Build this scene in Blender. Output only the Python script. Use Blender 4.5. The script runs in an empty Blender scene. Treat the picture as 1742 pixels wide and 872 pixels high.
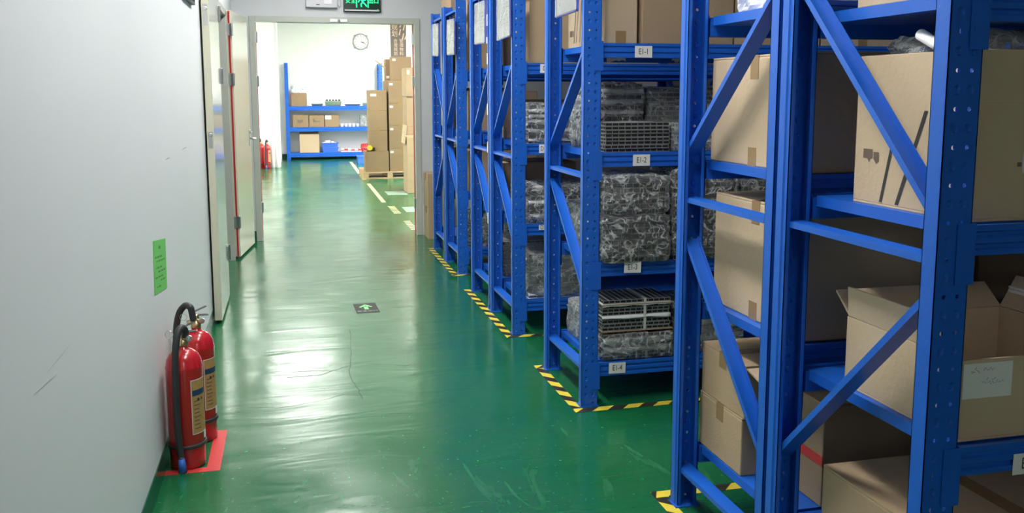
import bpy, math, random
from mathutils import Vector, Matrix, noise
random.seed(7)
S = bpy.context.scene
COL = S.collection
R = math.radians

# ------------------------------------------------------------------ camera
F_PX, CY = 1537.93, 361.03
YAW, PITCH, ROLL = .239742, .1304626, .00128076
cd = bpy.data.cameras.new('camera'); cam = bpy.data.objects.new('camera', cd); COL.objects.link(cam)
cd.sensor_fit = 'HORIZONTAL'; cd.sensor_width = 36; cd.lens = F_PX/1742*36
cd.shift_y = -(436-CY)/1742; cd.clip_start = .05; cd.clip_end = 100
fw = Vector((math.sin(YAW)*math.cos(PITCH), math.cos(YAW)*math.cos(PITCH), -math.sin(PITCH)))
rt = Vector((math.cos(YAW), -math.sin(YAW), 0)); dn = fw.cross(rt)
rt2 = rt*math.cos(ROLL)+dn*math.sin(ROLL); dn2 = -rt*math.sin(ROLL)+dn*math.cos(ROLL)
mw = Matrix((rt2, -dn2, -fw)).transposed().to_4x4(); mw.translation = (0, 0, 1.4)
cam.matrix_world = mw
S.camera = cam
# ------------------------------------------------------------------ world and exposure
w = bpy.data.worlds.new('world'); S.world = w; w.use_nodes = True
w.node_tree.nodes['Background'].inputs[0].default_value = (.7, .8, .9, 1)
w.node_tree.nodes['Background'].inputs[1].default_value = .05
S.view_settings.view_transform = 'Standard'; S.view_settings.look = 'None'
S.view_settings.exposure = 0; S.view_settings.gamma = 1; S.view_settings.use_curve_mapping = False
AISLE_LAMP = 40.0      # strength of the aisle's ceiling tubes
FAR_LAMP = 66.0        # strength of the far room's ceiling panels

# ------------------------------------------------------------------ materials
def nm(name):
    m = bpy.data.materials.new(name); m.use_nodes = True
    return m, m.node_tree, m.node_tree.nodes['Principled BSDF']
def mat(name, col, rough=.5, metal=0, var=0, scale=8, bump=0, bscale=60, spec=.5, coat=0, stretch=(1, 1, 1), emit=None, es=0):
    m, t, b = nm(name); N, L = t.nodes, t.links
    b.inputs['Base Color'].default_value = (*col, 1); b.inputs['Roughness'].default_value = rough
    b.inputs['Metallic'].default_value = metal; b.inputs['Specular IOR Level'].default_value = spec
    if coat: b.inputs['Coat Weight'].default_value = coat; b.inputs['Coat Roughness'].default_value = .1
    tc = N.new('ShaderNodeTexCoord'); mp = N.new('ShaderNodeMapping'); mp.inputs['Scale'].default_value = stretch
    L.new(tc.outputs['Object'], mp.inputs[0])
    if var:
        n = N.new('ShaderNodeTexNoise'); n.inputs['Scale'].default_value = scale; n.inputs['Detail'].default_value = 5
        L.new(mp.outputs[0], n.inputs['Vector'])
        mx = N.new('ShaderNodeMix'); mx.data_type = 'RGBA'
        mx.inputs[6].default_value = (*[c*(1-var) for c in col], 1); mx.inputs[7].default_value = (*[min(1, c*(1+var)) for c in col], 1)
        L.new(n.outputs['Fac'], mx.inputs[0]); L.new(mx.outputs[2], b.inputs['Base Color'])
    if bump:
        n = N.new('ShaderNodeTexNoise'); n.inputs['Scale'].default_value = bscale; n.inputs['Detail'].default_value = 3
        L.new(mp.outputs[0], n.inputs['Vector'])
        bp = N.new('ShaderNodeBump'); bp.inputs['Strength'].default_value = bump; bp.inputs['Distance'].default_value = .01
        L.new(n.outputs['Fac'], bp.inputs['Height']); L.new(bp.outputs[0], b.inputs['Normal'])
    if emit: b.inputs['Emission Color'].default_value = (*emit, 1); b.inputs['Emission Strength'].default_value = es
    return m
M = {}
M['wall'] = mat('wall_paint', (.70, .73, .74), .45, var=.04, scale=1.2, bump=.04, bscale=25)
M['wall_end'] = mat('end_wall_paint', (.58, .60, .62), .5, var=.03, scale=2)
M['wall_far'] = mat('far_wall_paint', (.86, .86, .83), .5, var=.02, scale=2)
M['ceiling'] = mat('ceiling_paint', (.8, .8, .8), .7)
M['dark_wall'] = mat('storage_wall_shade', (.10, .10, .11), .6)  # wall colour darkened to stand in for deep shade behind the racks
M['blue'] = mat('blue_rack_paint', (.010, .115, .56), .36, var=.10, scale=14, bump=.05, bscale=120)
M['blue_far'] = M['blue']
M['kraft'] = mat('kraft_board', (.46, .335, .21), .75, var=.07, scale=5, bump=.12, bscale=70, spec=.2, stretch=(1, 1, 3))
M['kraft2'] = mat('brown_kraft_board', (.37, .265, .17), .75, var=.08, scale=5, bump=.12, bscale=70, spec=.2)
M['kraft4'] = mat('dark_kraft_board', (.30, .205, .125), .75, var=.08, scale=5, bump=.12, bscale=70, spec=.2)
M['kraft3'] = mat('pale_kraft_board', (.56, .43, .29), .75, var=.06, scale=4, bump=.12, bscale=70, spec=.2)
M['kraft_in'] = mat('kraft_board_edge', (.62, .48, .33), .8, spec=.2)
M['tape'] = mat('brown_packing_tape', (.33, .21, .10), .25, var=.1, scale=12, bump=.15, bscale=40)
M['paper'] = mat('white_paper', (.78, .78, .76), .5, var=.03, scale=20)
M['ink'] = mat('black_ink', (.03, .03, .03), .7)
M['greyink'] = mat('grey_brown_ink', (.14, .10, .075), .8)
M['handink'] = mat('faded_writing', (.30, .33, .38), .8)
M['cream'] = mat('cream_enamel', (.56, .57, .48), .16, var=.03, scale=2, bump=.02, bscale=3, coat=.5)
M['cream_edge'] = mat('cream_enamel_edge', (.64, .62, .48), .3, var=.03, scale=4)
M['frame'] = mat('grey_green_enamel', (.46, .48, .43), .25, var=.03, scale=3)
M['redseal'] = mat('red_rubber_seal', (.42, .015, .02), .45)
M['steel'] = mat('brushed_steel', (.62, .62, .62), .28, metal=1, bump=.05, bscale=90)
M['darkmetal'] = mat('dark_metal', (.05, .05, .05), .4, metal=.6)
M['black'] = mat('black_plastic', (.018, .018, .02), .4)
M['rubber'] = mat('black_rubber', (.03, .032, .034), .55)
M['red'] = mat('red_enamel', (.47, .012, .018), .22, var=.1, scale=9, coat=.4)
M['gold'] = mat('ochre_label_print', (.44, .26, .09), .45, var=.25, scale=60)
M['navy'] = mat('navy_label_print', (.02, .05, .12), .45)
M['brass'] = mat('brass', (.70, .55, .30), .3, metal=1)
M['nozzle'] = mat('blue_plastic_nozzle', (.03, .14, .55), .4)
M['skirt'] = mat('dark_green_skirting', (.010, .095, .055), .22, var=.15, scale=6)
M['yellow'] = mat('yellow_tape', (.74, .60, .05), .45, var=.12, scale=18)
M['paleyellow'] = mat('worn_yellow_paint', (.62, .60, .30), .35, var=.3, scale=14)
M['blacktape'] = mat('black_tape', (.025, .022, .018), .42, var=.3, scale=20)
M['redtape'] = mat('red_floor_tape', (.62, .045, .045), .4, var=.12, scale=18)
M['note'] = mat('bright_green_note', (.13, .56, .10), .6, var=.06, scale=30)
M['noteink'] = mat('green_note_ink', (.07, .24, .05), .7)
M['signdark'] = mat('dark_sign_board', (.055, .058, .05), .6, spec=.15)
M['arrow'] = mat('pale_green_sticker', (.20, .62, .22), .4)
M['signbrown'] = mat('brown_wall_board', (.13, .10, .085), .6)
M['letter'] = mat('tan_letters', (.72, .50, .36), .6)
M['exitgreen'] = mat('lit_exit_green', (.0, .3, .12), .5, emit=(.01, 1.0, .30), es=2.2)
M['exitdark'] = mat('dark_exit_panel', (.005, .03, .016), .2)
M['whiteplastic'] = mat('white_plastic', (.80, .80, .82), .35)
M['greyplastic'] = mat('grey_plastic_case', (.62, .62, .66), .4)
M['bluebin'] = mat('blue_plastic_crate', (.06, .17, .72), .35)
M['wood'] = mat('pallet_wood', (.60, .42, .25), .7, var=.15, scale=10, bump=.15, bscale=50, stretch=(1, 6, 6))
M['wire'] = mat('grey_wire', (.34, .35, .35), .3, metal=.3)
M['tray'] = mat('tray_gap_shade', (.014, .015, .016), .4)  # near-black colour for the shade between the wires
M['foam'] = mat('white_foam_sheet', (.82, .83, .83), .6, var=.06, scale=25, bump=.4, bscale=35)
M['strap'] = mat('white_strap', (.60, .62, .60), .4)
M['clockface'] = mat('clock_face', (.72, .72, .70), .4)
M['clockrim'] = mat('grey_clock_rim', (.30, .31, .33), .3)
M['redprint'] = mat('red_print', (.6, .04, .05), .5)
M['lampglow'] = mat('aisle_lamp_diffuser', (.9, .9, .9), .5, emit=(1, .985, .95), es=AISLE_LAMP)
M['fardim'] = mat('far_dim_lamp_diffuser', (.9, .9, .9), .5, emit=(1, .985, .94), es=FAR_LAMP*.45)
M['farglow'] = mat('far_fill_diffuser', (.9, .9, .9), .5, emit=(1, .985, .94), es=FAR_LAMP)
M['crack'] = mat('dark_crack', (.012, .05, .028), .5)
M['scuff'] = mat('wall_scuff', (.42, .43, .42), .7)
M['purple'] = mat('blue_pocket_rim', (.10, .12, .52), .35)
M['wear'] = mat('worn_pale_floor_paint', (.26, .40, .33), .3, var=.3, scale=20)

def film(name, lo, hi, tint=(.85, .88, .88), bs=30):
    m, t, b = nm(name); N, L = t.nodes, t.links
    out = N['Material Output']
    b.inputs['Base Color'].default_value = (*tint, 1); b.inputs['Roughness'].default_value = .12
    b.inputs['Specular IOR Level'].default_value = .9
    tc = N.new('ShaderNodeTexCoord')
    n = N.new('ShaderNodeTexNoise'); n.inputs['Scale'].default_value = bs; n.inputs['Detail'].default_value = 4; n.inputs['Distortion'].default_value = 1.2
    L.new(tc.outputs['Object'], n.inputs['Vector'])
    bp = N.new('ShaderNodeBump'); bp.inputs['Strength'].default_value = .9; bp.inputs['Distance'].default_value = .012
    L.new(n.outputs['Fac'], bp.inputs['Height']); L.new(bp.outputs[0], b.inputs['Normal'])
    tr = N.new('ShaderNodeBsdfTransparent')
    mr = N.new('ShaderNodeMapRange'); mr.inputs[1].default_value = .0; mr.inputs[2].default_value = .05
    mr.inputs[3].default_value = hi; mr.inputs[4].default_value = lo
    n2 = N.new('ShaderNodeTexNoise'); n2.inputs['Scale'].default_value = bs*.55; n2.inputs['Detail'].default_value = 2; n2.inputs['Distortion'].default_value = .8
    L.new(tc.outputs['Object'], n2.inputs['Vector']); 
    s1 = N.new('ShaderNodeMath'); s1.operation = 'SUBTRACT'; s1.inputs[1].default_value = .5; L.new(n2.outputs['Fac'], s1.inputs[0])
    s2 = N.new('ShaderNodeMath'); s2.operation = 'ABSOLUTE'; L.new(s1.outputs[0], s2.inputs[0]); L.new(s2.outputs[0], mr.inputs[0])
    lw = N.new('ShaderNodeFresnel'); lw.inputs['IOR'].default_value = 1.6; L.new(bp.outputs[0], lw.inputs['Normal'])
    ad = N.new('ShaderNodeMath'); ad.operation = 'ADD'; ad.use_clamp = True; L.new(mr.outputs[0], ad.inputs[0]); L.new(lw.outputs[0], ad.inputs[1])
    mx = N.new('ShaderNodeMixShader'); L.new(ad.outputs[0], mx.inputs[0]); L.new(tr.outputs[0], mx.inputs[1]); L.new(b.outputs[0], mx.inputs[2])
    L.new(mx.outputs[0], out.inputs[0])
    return m
M['film'] = film('clear_crinkled_film', .05, .42, (.9, .92, .93), 34)
M['filmmilky'] = film('milky_crinkled_film', .22, .5, (.62, .65, .65), 30)
M['pocket'] = film('clear_pocket_film', .04, .12, bs=5)

def floor_mat():
    m, t, b = nm('green_epoxy'); N, L = t.nodes, t.links
    tc = N.new('ShaderNodeTexCoord')
    def noi(scale, det=4, st=(1, 1, 1), dist=0):
        mp = N.new('ShaderNodeMapping'); mp.inputs['Scale'].default_value = st; L.new(tc.outputs['Object'], mp.inputs[0])
        n = N.new('ShaderNodeTexNoise'); n.inputs['Scale'].default_value = scale; n.inputs['Detail'].default_value = det; n.inputs['Distortion'].default_value = dist
        L.new(mp.outputs[0], n.inputs['Vector']); return n.outputs['Fac']
    def ramp(src, a, b_, lo=0, hi=1):
        r = N.new('ShaderNodeMapRange'); r.inputs[1].default_value = a; r.inputs[2].default_value = b_
        r.inputs[3].default_value = lo; r.inputs[4].default_value = hi; L.new(src, r.inputs[0]); return r.outputs[0]
    def mixc(f, c1, c2):
        mx = N.new('ShaderNodeMix'); mx.data_type = 'RGBA'
        L.new(f, mx.inputs[0])
        for i, c in ((6, c1), (7, c2)):
            if isinstance(c, tuple): mx.inputs[i].default_value = (*c, 1)
            else: L.new(c, mx.inputs[i])
        return mx.outputs[2]
    c = mixc(noi(1.3, 6), (.006, .100, .034), (.011, .148, .054))
    c = mixc(ramp(noi(55, 2), .68, .76, 0, .5), c, (.08, .28, .15))          # pale specks
    c = mixc(ramp(noi(9, 6, (1, .25, 1), 1.5), .60, .74, 0, .28), c, (.08, .28, .16))  # scuffed streaks
    L.new(c, b.inputs['Base Color'])
    L.new(ramp(noi(3, 6, (1, .6, 1)), .35, .7, .15, .27), b.inputs['Roughness'])
    b.inputs['IOR'].default_value = 1.5; b.inputs['Specular IOR Level'].default_value = .85
    # ripples of the coating run across the aisle
    add = N.new('ShaderNodeMath'); add.operation = 'ADD'
    L.new(noi(3.2, 2, (.5, 1.6, 1), .8), add.inputs[0])
    sm = N.new('ShaderNodeMath'); sm.operation = 'MULTIPLY'; sm.inputs[1].default_value = .12
    L.new(noi(16, 2, (.6, 1, 1)), sm.inputs[0]); L.new(sm.outputs[0], add.inputs[1])
    bp = N.new('ShaderNodeBump'); bp.inputs['Strength'].default_value = .42; bp.inputs['Distance'].default_value = .010
    L.new(add.outputs[0], bp.inputs['Height']); L.new(bp.outputs[0], b.inputs['Normal'])
    return m
M['floor'] = floor_mat()

# ------------------------------------------------------------------ mesh helpers
class MB:
    def __init__(s): s.v = []; s.f = []; s.m = []
    def add(s, vs, fs, m=0):
        o = len(s.v); s.v += [tuple(v) for v in vs]; s.f += [tuple(i+o for i in f) for f in fs]; s.m += [m]*len(fs); return s
    def box(s, x0, x1, y0, y1, z0, z1, m=0):
        return s.add([(x0, y0, z0), (x1, y0, z0), (x1, y1, z0), (x0, y1, z0), (x0, y0, z1), (x1, y0, z1), (x1, y1, z1), (x0, y1, z1)],
                     [(0, 3, 2, 1), (4, 5, 6, 7), (0, 1, 5, 4), (1, 2, 6, 5), (2, 3, 7, 6), (3, 0, 4, 7)], m)
    def bar(s, p, q, a, b, side=(1, 0, 0), m=0):
        """square bar from p to q, width a along side, b across"""
        p, q = Vector(p), Vector(q); d = (q-p).normalized(); u = Vector(side); u = (u-d*u.dot(d)).normalized(); w_ = d.cross(u)
        vs = [c+u*i*a/2+w_*j*b/2 for c in (p, q) for i, j in ((-1, -1), (1, -1), (1, 1), (-1, 1))]
        return s.add(vs, [(0, 1, 2, 3), (7, 6, 5, 4), (0, 4, 5, 1), (1, 5, 6, 2), (2, 6, 7, 3), (3, 7, 4, 0)], m)
    def prism(s, poly, p, q, side, m=0, caps=True):
        """2-D outline (u along side, w across) swept from p to q"""
        p, q = Vector(p), Vector(q); d = (q-p).normalized(); u = Vector(side); u = (u-d*u.dot(d)).normalized(); w_ = d.cross(u); n = len(poly)
        vs = [c+u*a+w_*b for c in (p, q) for a, b in poly]
        fs = [(i, (i+1) % n, n+(i+1) % n, n+i) for i in range(n)]
        if caps: fs += [tuple(range(n))[::-1], tuple(range(n, 2*n))]
        return s.add(vs, fs, m)
    def tube(s, pts, r, n=10, m=0, r2=None):
        pts = [Vector(p) for p in pts]; k = len(pts); vs = []; fs = []
        up = Vector((0, 0, 1)); prev = None
        for i, p in enumerate(pts):
            d = (pts[min(i+1, k-1)]-pts[max(i-1, 0)]).normalized()
            if prev is None: u = d.cross(up if abs(d.z) < .9 else Vector((1, 0, 0))).normalized()
            else: u = (prev-d*prev.dot(d)).normalized()
            prev = u; w_ = d.cross(u); rr = r if r2 is None else r+(r2-r)*i/(k-1)
            vs += [p+(u*math.cos(2*math.pi*j/n)+w_*math.sin(2*math.pi*j/n))*rr for j in range(n)]
        for i in range(k-1):
            for j in range(n): fs.append((i*n+j, i*n+(j+1) % n, (i+1)*n+(j+1) % n, (i+1)*n+j))
        fs += [tuple(range(n))[::-1], tuple(range((k-1)*n, k*n))]
        return s.add(vs, fs, m)
    def lathe(s, prof, c=(0, 0, 0), n=32, m=0, ax='z'):
        vs = []; fs = []; k = len(prof)
        for r, z in prof:
            for j in range(n):
                a = 2*math.pi*j/n; x, y = r*math.cos(a), r*math.sin(a)
                vs.append((c[0]+x, c[1]+y, c[2]+z) if ax == 'z' else ((c[0]+x, c[1]-z, c[2]+y) if ax == 'y' else (c[0]-z, c[1]+x, c[2]+y)))
        for i in range(k-1):
            for j in range(n): fs.append((i*n+j, i*n+(j+1) % n, (i+1)*n+(j+1) % n, (i+1)*n+j))
        fs += [tuple(range(n))[::-1], tuple(range((k-1)*n, k*n))]
        return s.add(vs, fs, m)
    def mesh(s, name, mats, smooth=False):
        me = bpy.data.meshes.new(name); me.from_pydata(s.v, [], s.f); me.update()
        for x in (mats if isinstance(mats, (list, tuple)) else [mats]): me.materials.append(M[x] if isinstance(x, str) else x)
        me.polygons.foreach_set('material_index', s.m)
        if smooth: me.polygons.foreach_set('use_smooth', [True]*len(me.polygons))
        return me
def link(name, me, parent=None, loc=(0, 0, 0), rot=None):
    o = bpy.data.objects.new(name, me); COL.objects.link(o); o.location = loc
    if rot: o.rotation_euler = rot
    if parent: o.parent = parent
    return o
def obj(name, mb, mats, parent=None, loc=(0, 0, 0), smooth=False, bevel=0, rot=None):
    o = link(name, mb.mesh(name, mats, smooth), parent, loc, rot)
    if bevel:
        b = o.modifiers.new('bevel', 'BEVEL'); b.width = bevel; b.segments = 2; b.limit_method = 'ANGLE'
    return o
def tag(o, label=None, cat=None, group=None, kind=None):
    if label: o['label'] = label
    if cat: o['category'] = cat
    if group: o['group'] = group
    if kind: o['kind'] = kind
    return o
def thing(name, label, cat, loc=(0, 0, 0), rot=None, group=None):
    o = bpy.data.objects.new(name, None); COL.objects.link(o); o.location = loc; o.empty_display_size = .1
    if rot: o.rotation_euler = rot
    return tag(o, label, cat, group)
def struct(name, mb, mats, bevel=0, parent=None):
    o = obj(name, mb, mats, parent, bevel=bevel)
    if parent is None: o['kind'] = 'structure'
    return o
def text(s_, size, mt, parent, loc, facing='front', name='lettering', align='CENTER', extrude=.0006, squash=1):
    cu = bpy.data.curves.new('t', 'FONT'); cu.body = s_; cu.size = size; cu.extrude = extrude; cu.align_x = align; cu.align_y = 'CENTER'; cu.resolution_u = 3
    cu.space_line = .95
    t = bpy.data.objects.new('t', cu); COL.objects.link(t); bpy.context.view_layer.update()
    me = bpy.data.meshes.new_from_object(t.evaluated_get(bpy.context.evaluated_depsgraph_get()))
    bpy.data.objects.remove(t); bpy.data.curves.remove(cu)
    rx = Matrix.Scale(squash, 4, (1, 0, 0))
    mt4 = {'front': Matrix.Rotation(R(90), 4, 'X'), 'side': Matrix.Rotation(R(-90), 4, 'Z') @ Matrix.Rotation(R(90), 4, 'X'), 'up': Matrix.Identity(4)}[facing]
    me.transform(mt4 @ rx); me.materials.clear(); me.materials.append(M[mt])
    return link(name, me, parent, loc)
ROUND = .16
def crumple(mb_dims, seed, amp, res=14, inflate=0, m=0):
    """closed crumpled skin around a block, sitting on z=0"""
    w_, d, h = mb_dims; b = MB(); r = res
    vs = []; fs = []; idx = {}
    def vert(u, v, t):
        k = (round(u, 5), round(v, 5), round(t, 5))
        if k in idx: return idx[k]
        # rounded block
        p = Vector(((u-.5)*w_, (v-.5)*d, (t-.5)*h)); q = Vector((2*u-1, 2*v-1, 2*t-1))
        big = sorted(abs(c) for c in q); corner = max(0, big[1]-.72)
        p *= 1-ROUND*corner-.10*max(0, big[0]-.72)
        nv = Vector((q.x if abs(q.x) > .99 else 0, q.y if abs(q.y) > .99 else 0, q.z if abs(q.z) > .99 else 0))
        if nv.length: nv.normalize()
        s1 = Vector((p.x*9+seed*7.1, p.y*9, p.z*9)); s2 = Vector((p.x*26+seed, p.y*26, p.z*26))
        f = (1-abs(noise.noise(s1))*3)*.6+(1-abs(noise.noise(s2))*3)*.4
        p += nv*(amp*f+inflate)
        p.z = max(p.z+h/2, .0)
        idx[k] = len(vs); vs.append(p); return idx[k]
    for ax in range(3):
        for side in (0, 1):
            for i in range(r):
                for j in range(r):
                    q = []
                    for a, c in ((i, j), (i+1, j), (i+1, j+1), (i, j+1)):
                        co = [0, 0, 0]; co[ax] = side; co[(ax+1) % 3] = a/r; co[(ax+2) % 3] = c/r; q.append(vert(*co))
                    if not side: q.reverse()
                    fs.append(tuple(q))
    return b.add(vs, fs, m)

# ================================================================== SETTING
WX = -.497; YE = 8.90; YB = 9.15; FXL = -.62; FXR = 3.6; FYE = 20.36; CZ = 2.95; FCZ = 3.15; RX = 3.85; Y0 = -4.6
fl = struct('floor', MB().box(-2.2, 4.2, Y0-.2, FYE+.3, -.1, 0), 'floor')
def crackline(pts, wd):
    b = MB()
    P = []
    for (a, c) in zip(pts[:-1], pts[1:]):
        for k in range(5):
            t = k/5; P.append(Vector((a[0]+(c[0]-a[0])*t+random.uniform(-.006, .006), a[1]+(c[1]-a[1])*t+random.uniform(-.006, .006), .0006)))
    P.append(Vector((*pts[-1], .0006)))
    for a, c in zip(P[:-1], P[1:]):
        d = (c-a).normalized(); n = Vector((-d.y, d.x, 0))*wd*random.uniform(.5, 1.2)
        b.add([a-n, c-n, c+n, a+n], [(0, 1, 2, 3)])
    return b
obj('crack', crackline([(.31, 5.37), (.29, 4.86), (.262, 4.65), (.253, 4.44), (.275, 4.25), (.285, 4.08)], .0017), 'crack', fl)
obj('crack', crackline([(.30, 4.66), (.22, 4.60), (.10, 4.50), (-.06, 4.50)], .0017), 'crack', fl)
obj('crack', crackline([(.30, 4.66), (.42, 4.62), (.55, 4.56), (.62, 4.58)], .0012), 'crack', fl)
obj('crack', crackline([(-.22, 4.1), (-.10, 4.06), (.06, 4.09), (.20, 4.17), (.34, 4.13)], .0011), 'crack', fl)
obj('ceiling', MB().box(WX-.1, RX+.1, Y0-.1, YE+.1, CZ, CZ+.1), 'ceiling')['kind'] = 'structure'
obj('ceiling', MB().box(FXL-.1, FXR+.1, YE+.1, FYE+.1, FCZ, FCZ+.1), 'ceiling')['kind'] = 'structure'
# left wall with the side doorway between y 6.45 and 7.93
OY0, OY1, OZ = 6.46, 7.94, 2.08
wl = MB().box(WX-.12, WX, Y0, OY0, 0, CZ).box(WX-.12, WX, OY1, YE+.2, 0, CZ).box(WX-.12, WX, OY0, OY1, OZ, CZ)
wl = struct('wall_left', wl, 'wall')
def scuff(a, c, wd=.0012):
    b = MB(); a, c = Vector(a), Vector(c); d = (c-a).normalized(); n = Vector((0, -d.z, d.y))*wd
    b.add([a-n*.2, c-n*.2, c+n*.2, (a+c)/2+n, a+n*.3], [(0, 4, 3, 2, 1)]); return obj('scuff_mark', b, 'scuff', wl)
X1 = WX+.0008
scuff((X1, 1.85, .826), (X1, 2.03, .812), .002); scuff((X1, 1.95, .838), (X1, 2.16, .842), .0012)
scuff((X1, 3.9, 1.135), (X1, 4.05, 1.134), .004); scuff((X1, 4.49, 1.14), (X1, 4.70, 1.142), .004)
struct('baseboard_left', MB().box(WX-.001, WX+.004, Y0, OY0-.01, 0, .088).box(WX-.001, WX+.004, OY1+.02, YE, 0, .088), 'skirt')
# store room behind the side doorway, its dimness put into the wall colour
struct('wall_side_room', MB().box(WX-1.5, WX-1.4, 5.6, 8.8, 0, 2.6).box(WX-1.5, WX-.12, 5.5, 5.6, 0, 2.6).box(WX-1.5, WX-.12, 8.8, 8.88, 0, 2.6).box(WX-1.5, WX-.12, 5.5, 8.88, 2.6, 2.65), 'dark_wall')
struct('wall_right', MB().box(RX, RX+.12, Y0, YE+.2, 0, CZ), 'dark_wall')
struct('wall_back', MB().box(WX-.12, RX+.1, Y0-.12, Y0, 0, CZ), 'wall_end')
DX0, DX1, DZ = -.288, 1.198, 2.068
we = MB().box(WX-.12, DX0-.03, YE, YB, 0, CZ+.3).box(DX1+.03, RX+.1, YE, YB, 0, CZ+.3).box(DX0-.03, DX1+.03, YE, YB, DZ+.03, CZ+.3)
struct('wall_end', we, 'wall_end')
struct('baseboard_end', MB().box(WX, DX0-.045, YE-.006, YE, 0, .10), 'skirt')
# far room
struct('wall_far_left', MB().box(FXL-.1, FXL, YB, FYE, 0, FCZ), 'wall_far')
struct('wall_far_right', MB().box(FXR, FXR+.1, YB, FYE, 0, FCZ), 'wall_far')
struct('wall_far_back', MB().box(FXL-.1, FXR+.1, FYE, FYE+.1, 0, FCZ), 'wall_far')
struct('wall_far_front', MB().box(FXL-.1, WX-.12, YB-.1, YB, 0, FCZ).box(WX-.12, DX0-.03, YB-.004, YB+.004, 0, FCZ), 'wall_far')
struct('trim_1', MB().box(FXL, -.185, 17.95, 18.5, 0, FCZ), 'wall_far', bevel=.004)      # pilaster
struct('baseboard_far', MB().box(-.185, FXR, FYE-.006, FYE, 0, .10).box(-.185, -.18, 17.95, 18.5, 0, .10), 'skirt')

# ---- end doorway frame: steel casing, red seals, hinges
df = MB()
df.box(DX0-.055, DX0, YE-.012, YE+.06, 0, DZ+.055).box(DX1, DX1+.055, YE-.012, YE+.06, 0, DZ+.055).box(DX0, DX1, YE-.012, YE+.06, DZ, DZ+.055)
df.box(DX0-.03, DX0-.012, YE+.06, YB, 0, DZ+.03).box(DX1+.012, DX1+.03, YE+.06, YB, 0, DZ+.03).box(DX0-.03, DX1+.03, YE+.06, YB, DZ+.01, DZ+.03)
dfo = struct('door_1', df, 'frame', bevel=.003); dfo['label'] = 'grey steel frame of the open doorway to the bright far room'
obj('seal', MB().box(DX0-.013, DX0+.004, YE+.085, YE+.125, .01, DZ), 'redseal', dfo)
obj('seal', MB().box(DX1-.004, DX1+.013, YE+.085, YE+.125, .01, DZ), 'redseal', dfo)
for z in (1.93, 1.52, .32):
    for sx, x in ((1, DX0), (-1, DX1)):
        b = MB().box(min(x, x+sx*.012)-.004, max(x, x+sx*.012)+.004, YE+.04, YE+.09, z-.05, z+.05)
        b.tube([(x+sx*.012, YE+.04, z-.05), (x+sx*.012, YE+.04, z+.05)], .008)
        h = obj('hinge', b, 'steel', dfo, bevel=.001); h['label'] = 'silver steel hinge plate'
b = MB().box(.40, .56, YE-.022, YE-.012, DZ+.008, DZ+.034); b.tube([(.48, YE-.024, DZ+.004), (.48, YE-.024, DZ+.03)], .014)
h = obj('door_catch', b, 'steel', dfo, bevel=.001); h['label'] = 'shiny steel catch in the middle of the lintel'
# ---- side doorway frame and its two folded-back leaves
sf = MB().box(WX-.12, WX+.012, OY0, OY0+.045, 0, OZ).box(WX-.12, WX+.012, OY1-.045, OY1, 0, OZ).box(WX-.12, WX+.012, OY0, OY1, OZ-.045, OZ+.01)
struct('door_2', sf, 'frame', bevel=.002)
def leaf(name, label, y0, y1, hinge_y, sgn):
    t = thing(name, label, 'door', (WX, (y0+y1)/2, 0))
    ya, yb = y0-(y0+y1)/2, y1-(y0+y1)/2
    obj('door_leaf', MB().box(.012, .055, ya, yb, .022, 2.085), 'cream', t, bevel=.002)
    # cream edge strip on the camera end
    e = MB().box(.0135, .0535, ya-.0015, ya, .024, 2.083); ed = obj('edge_strip', e, 'cream_edge', t)
    return t, ya, yb
t1, ya, yb = leaf('door_leaf_panel', 'cream steel door leaf with lock plates on its edge, folded back nearest the extinguishers', 5.69, 6.43, 6.46, 1)
for z, hh in ((1.865, .062), (1.13, .05)):
    b = MB().box(.022, .046, ya-.004, ya-.001, z-hh, z+hh); b.lathe([(.012, 0), (.012, .004), (.008, .005)], (.034, ya-.004, z+hh*.55), ax='y', n=14)
    p = obj('lock_plate', b, 'steel', t1, bevel=.001); p['label'] = 'worn silver lock plate'
t2, ya2, yb2 = leaf('door_leaf_panel', 'cream steel door leaf with a red seal and lever handle, second from the camera', 7.96, 8.68, 7.94, -1)
t2.rotation_euler = (0, 0, R(-7.3)); t2.location.x = WX+.044
s_ = obj('seal', MB().box(.027, .041, ya2-.006, ya2-.0012, .026, 2.08), 'redseal', t2); s_['label'] = 'red rubber seal strip'
for z in (1.93, 1.52, .32):
    b = MB().box(.0555, .0585, yb-.06, yb-.004, z-.05, z+.05); b.tube([(.062, yb+.006, z-.052), (.062, yb+.006, z+.052)], .009)
    obj('hinge', b, 'steel', t1, bevel=.001)
    b = MB().box(.004, .036, ya2-.010, ya2-.0065, z-.05, z+.05); b.box(.036, .066, ya2-.010, ya2-.0065, z-.05, z+.05); b.tube([(.06, ya2-.014, z-.052), (.06, ya2-.014, z+.052)], .009)
    obj('hinge', b, 'steel', t2, bevel=.001)
b = MB().box(.0552, .060, yb2-.085, yb2-.045, .93, 1.08); hp = obj('handle_plate', b, 'steel', t2, bevel=.002)
b = MB().tube([(.060, yb2-.065, 1.00), (.105, yb2-.065, 1.00)], .010); b.tube([(.105, yb2-.060, 1.00), (.108, yb2-.10, 1.0), (.106, yb2-.17, .996)], .009)
b.tube([(.060, yb2-.065, 1.055), (.075, yb2-.065, 1.055)], .009)
obj('lever_handle', b, 'steel', t2, smooth=True)
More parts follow.
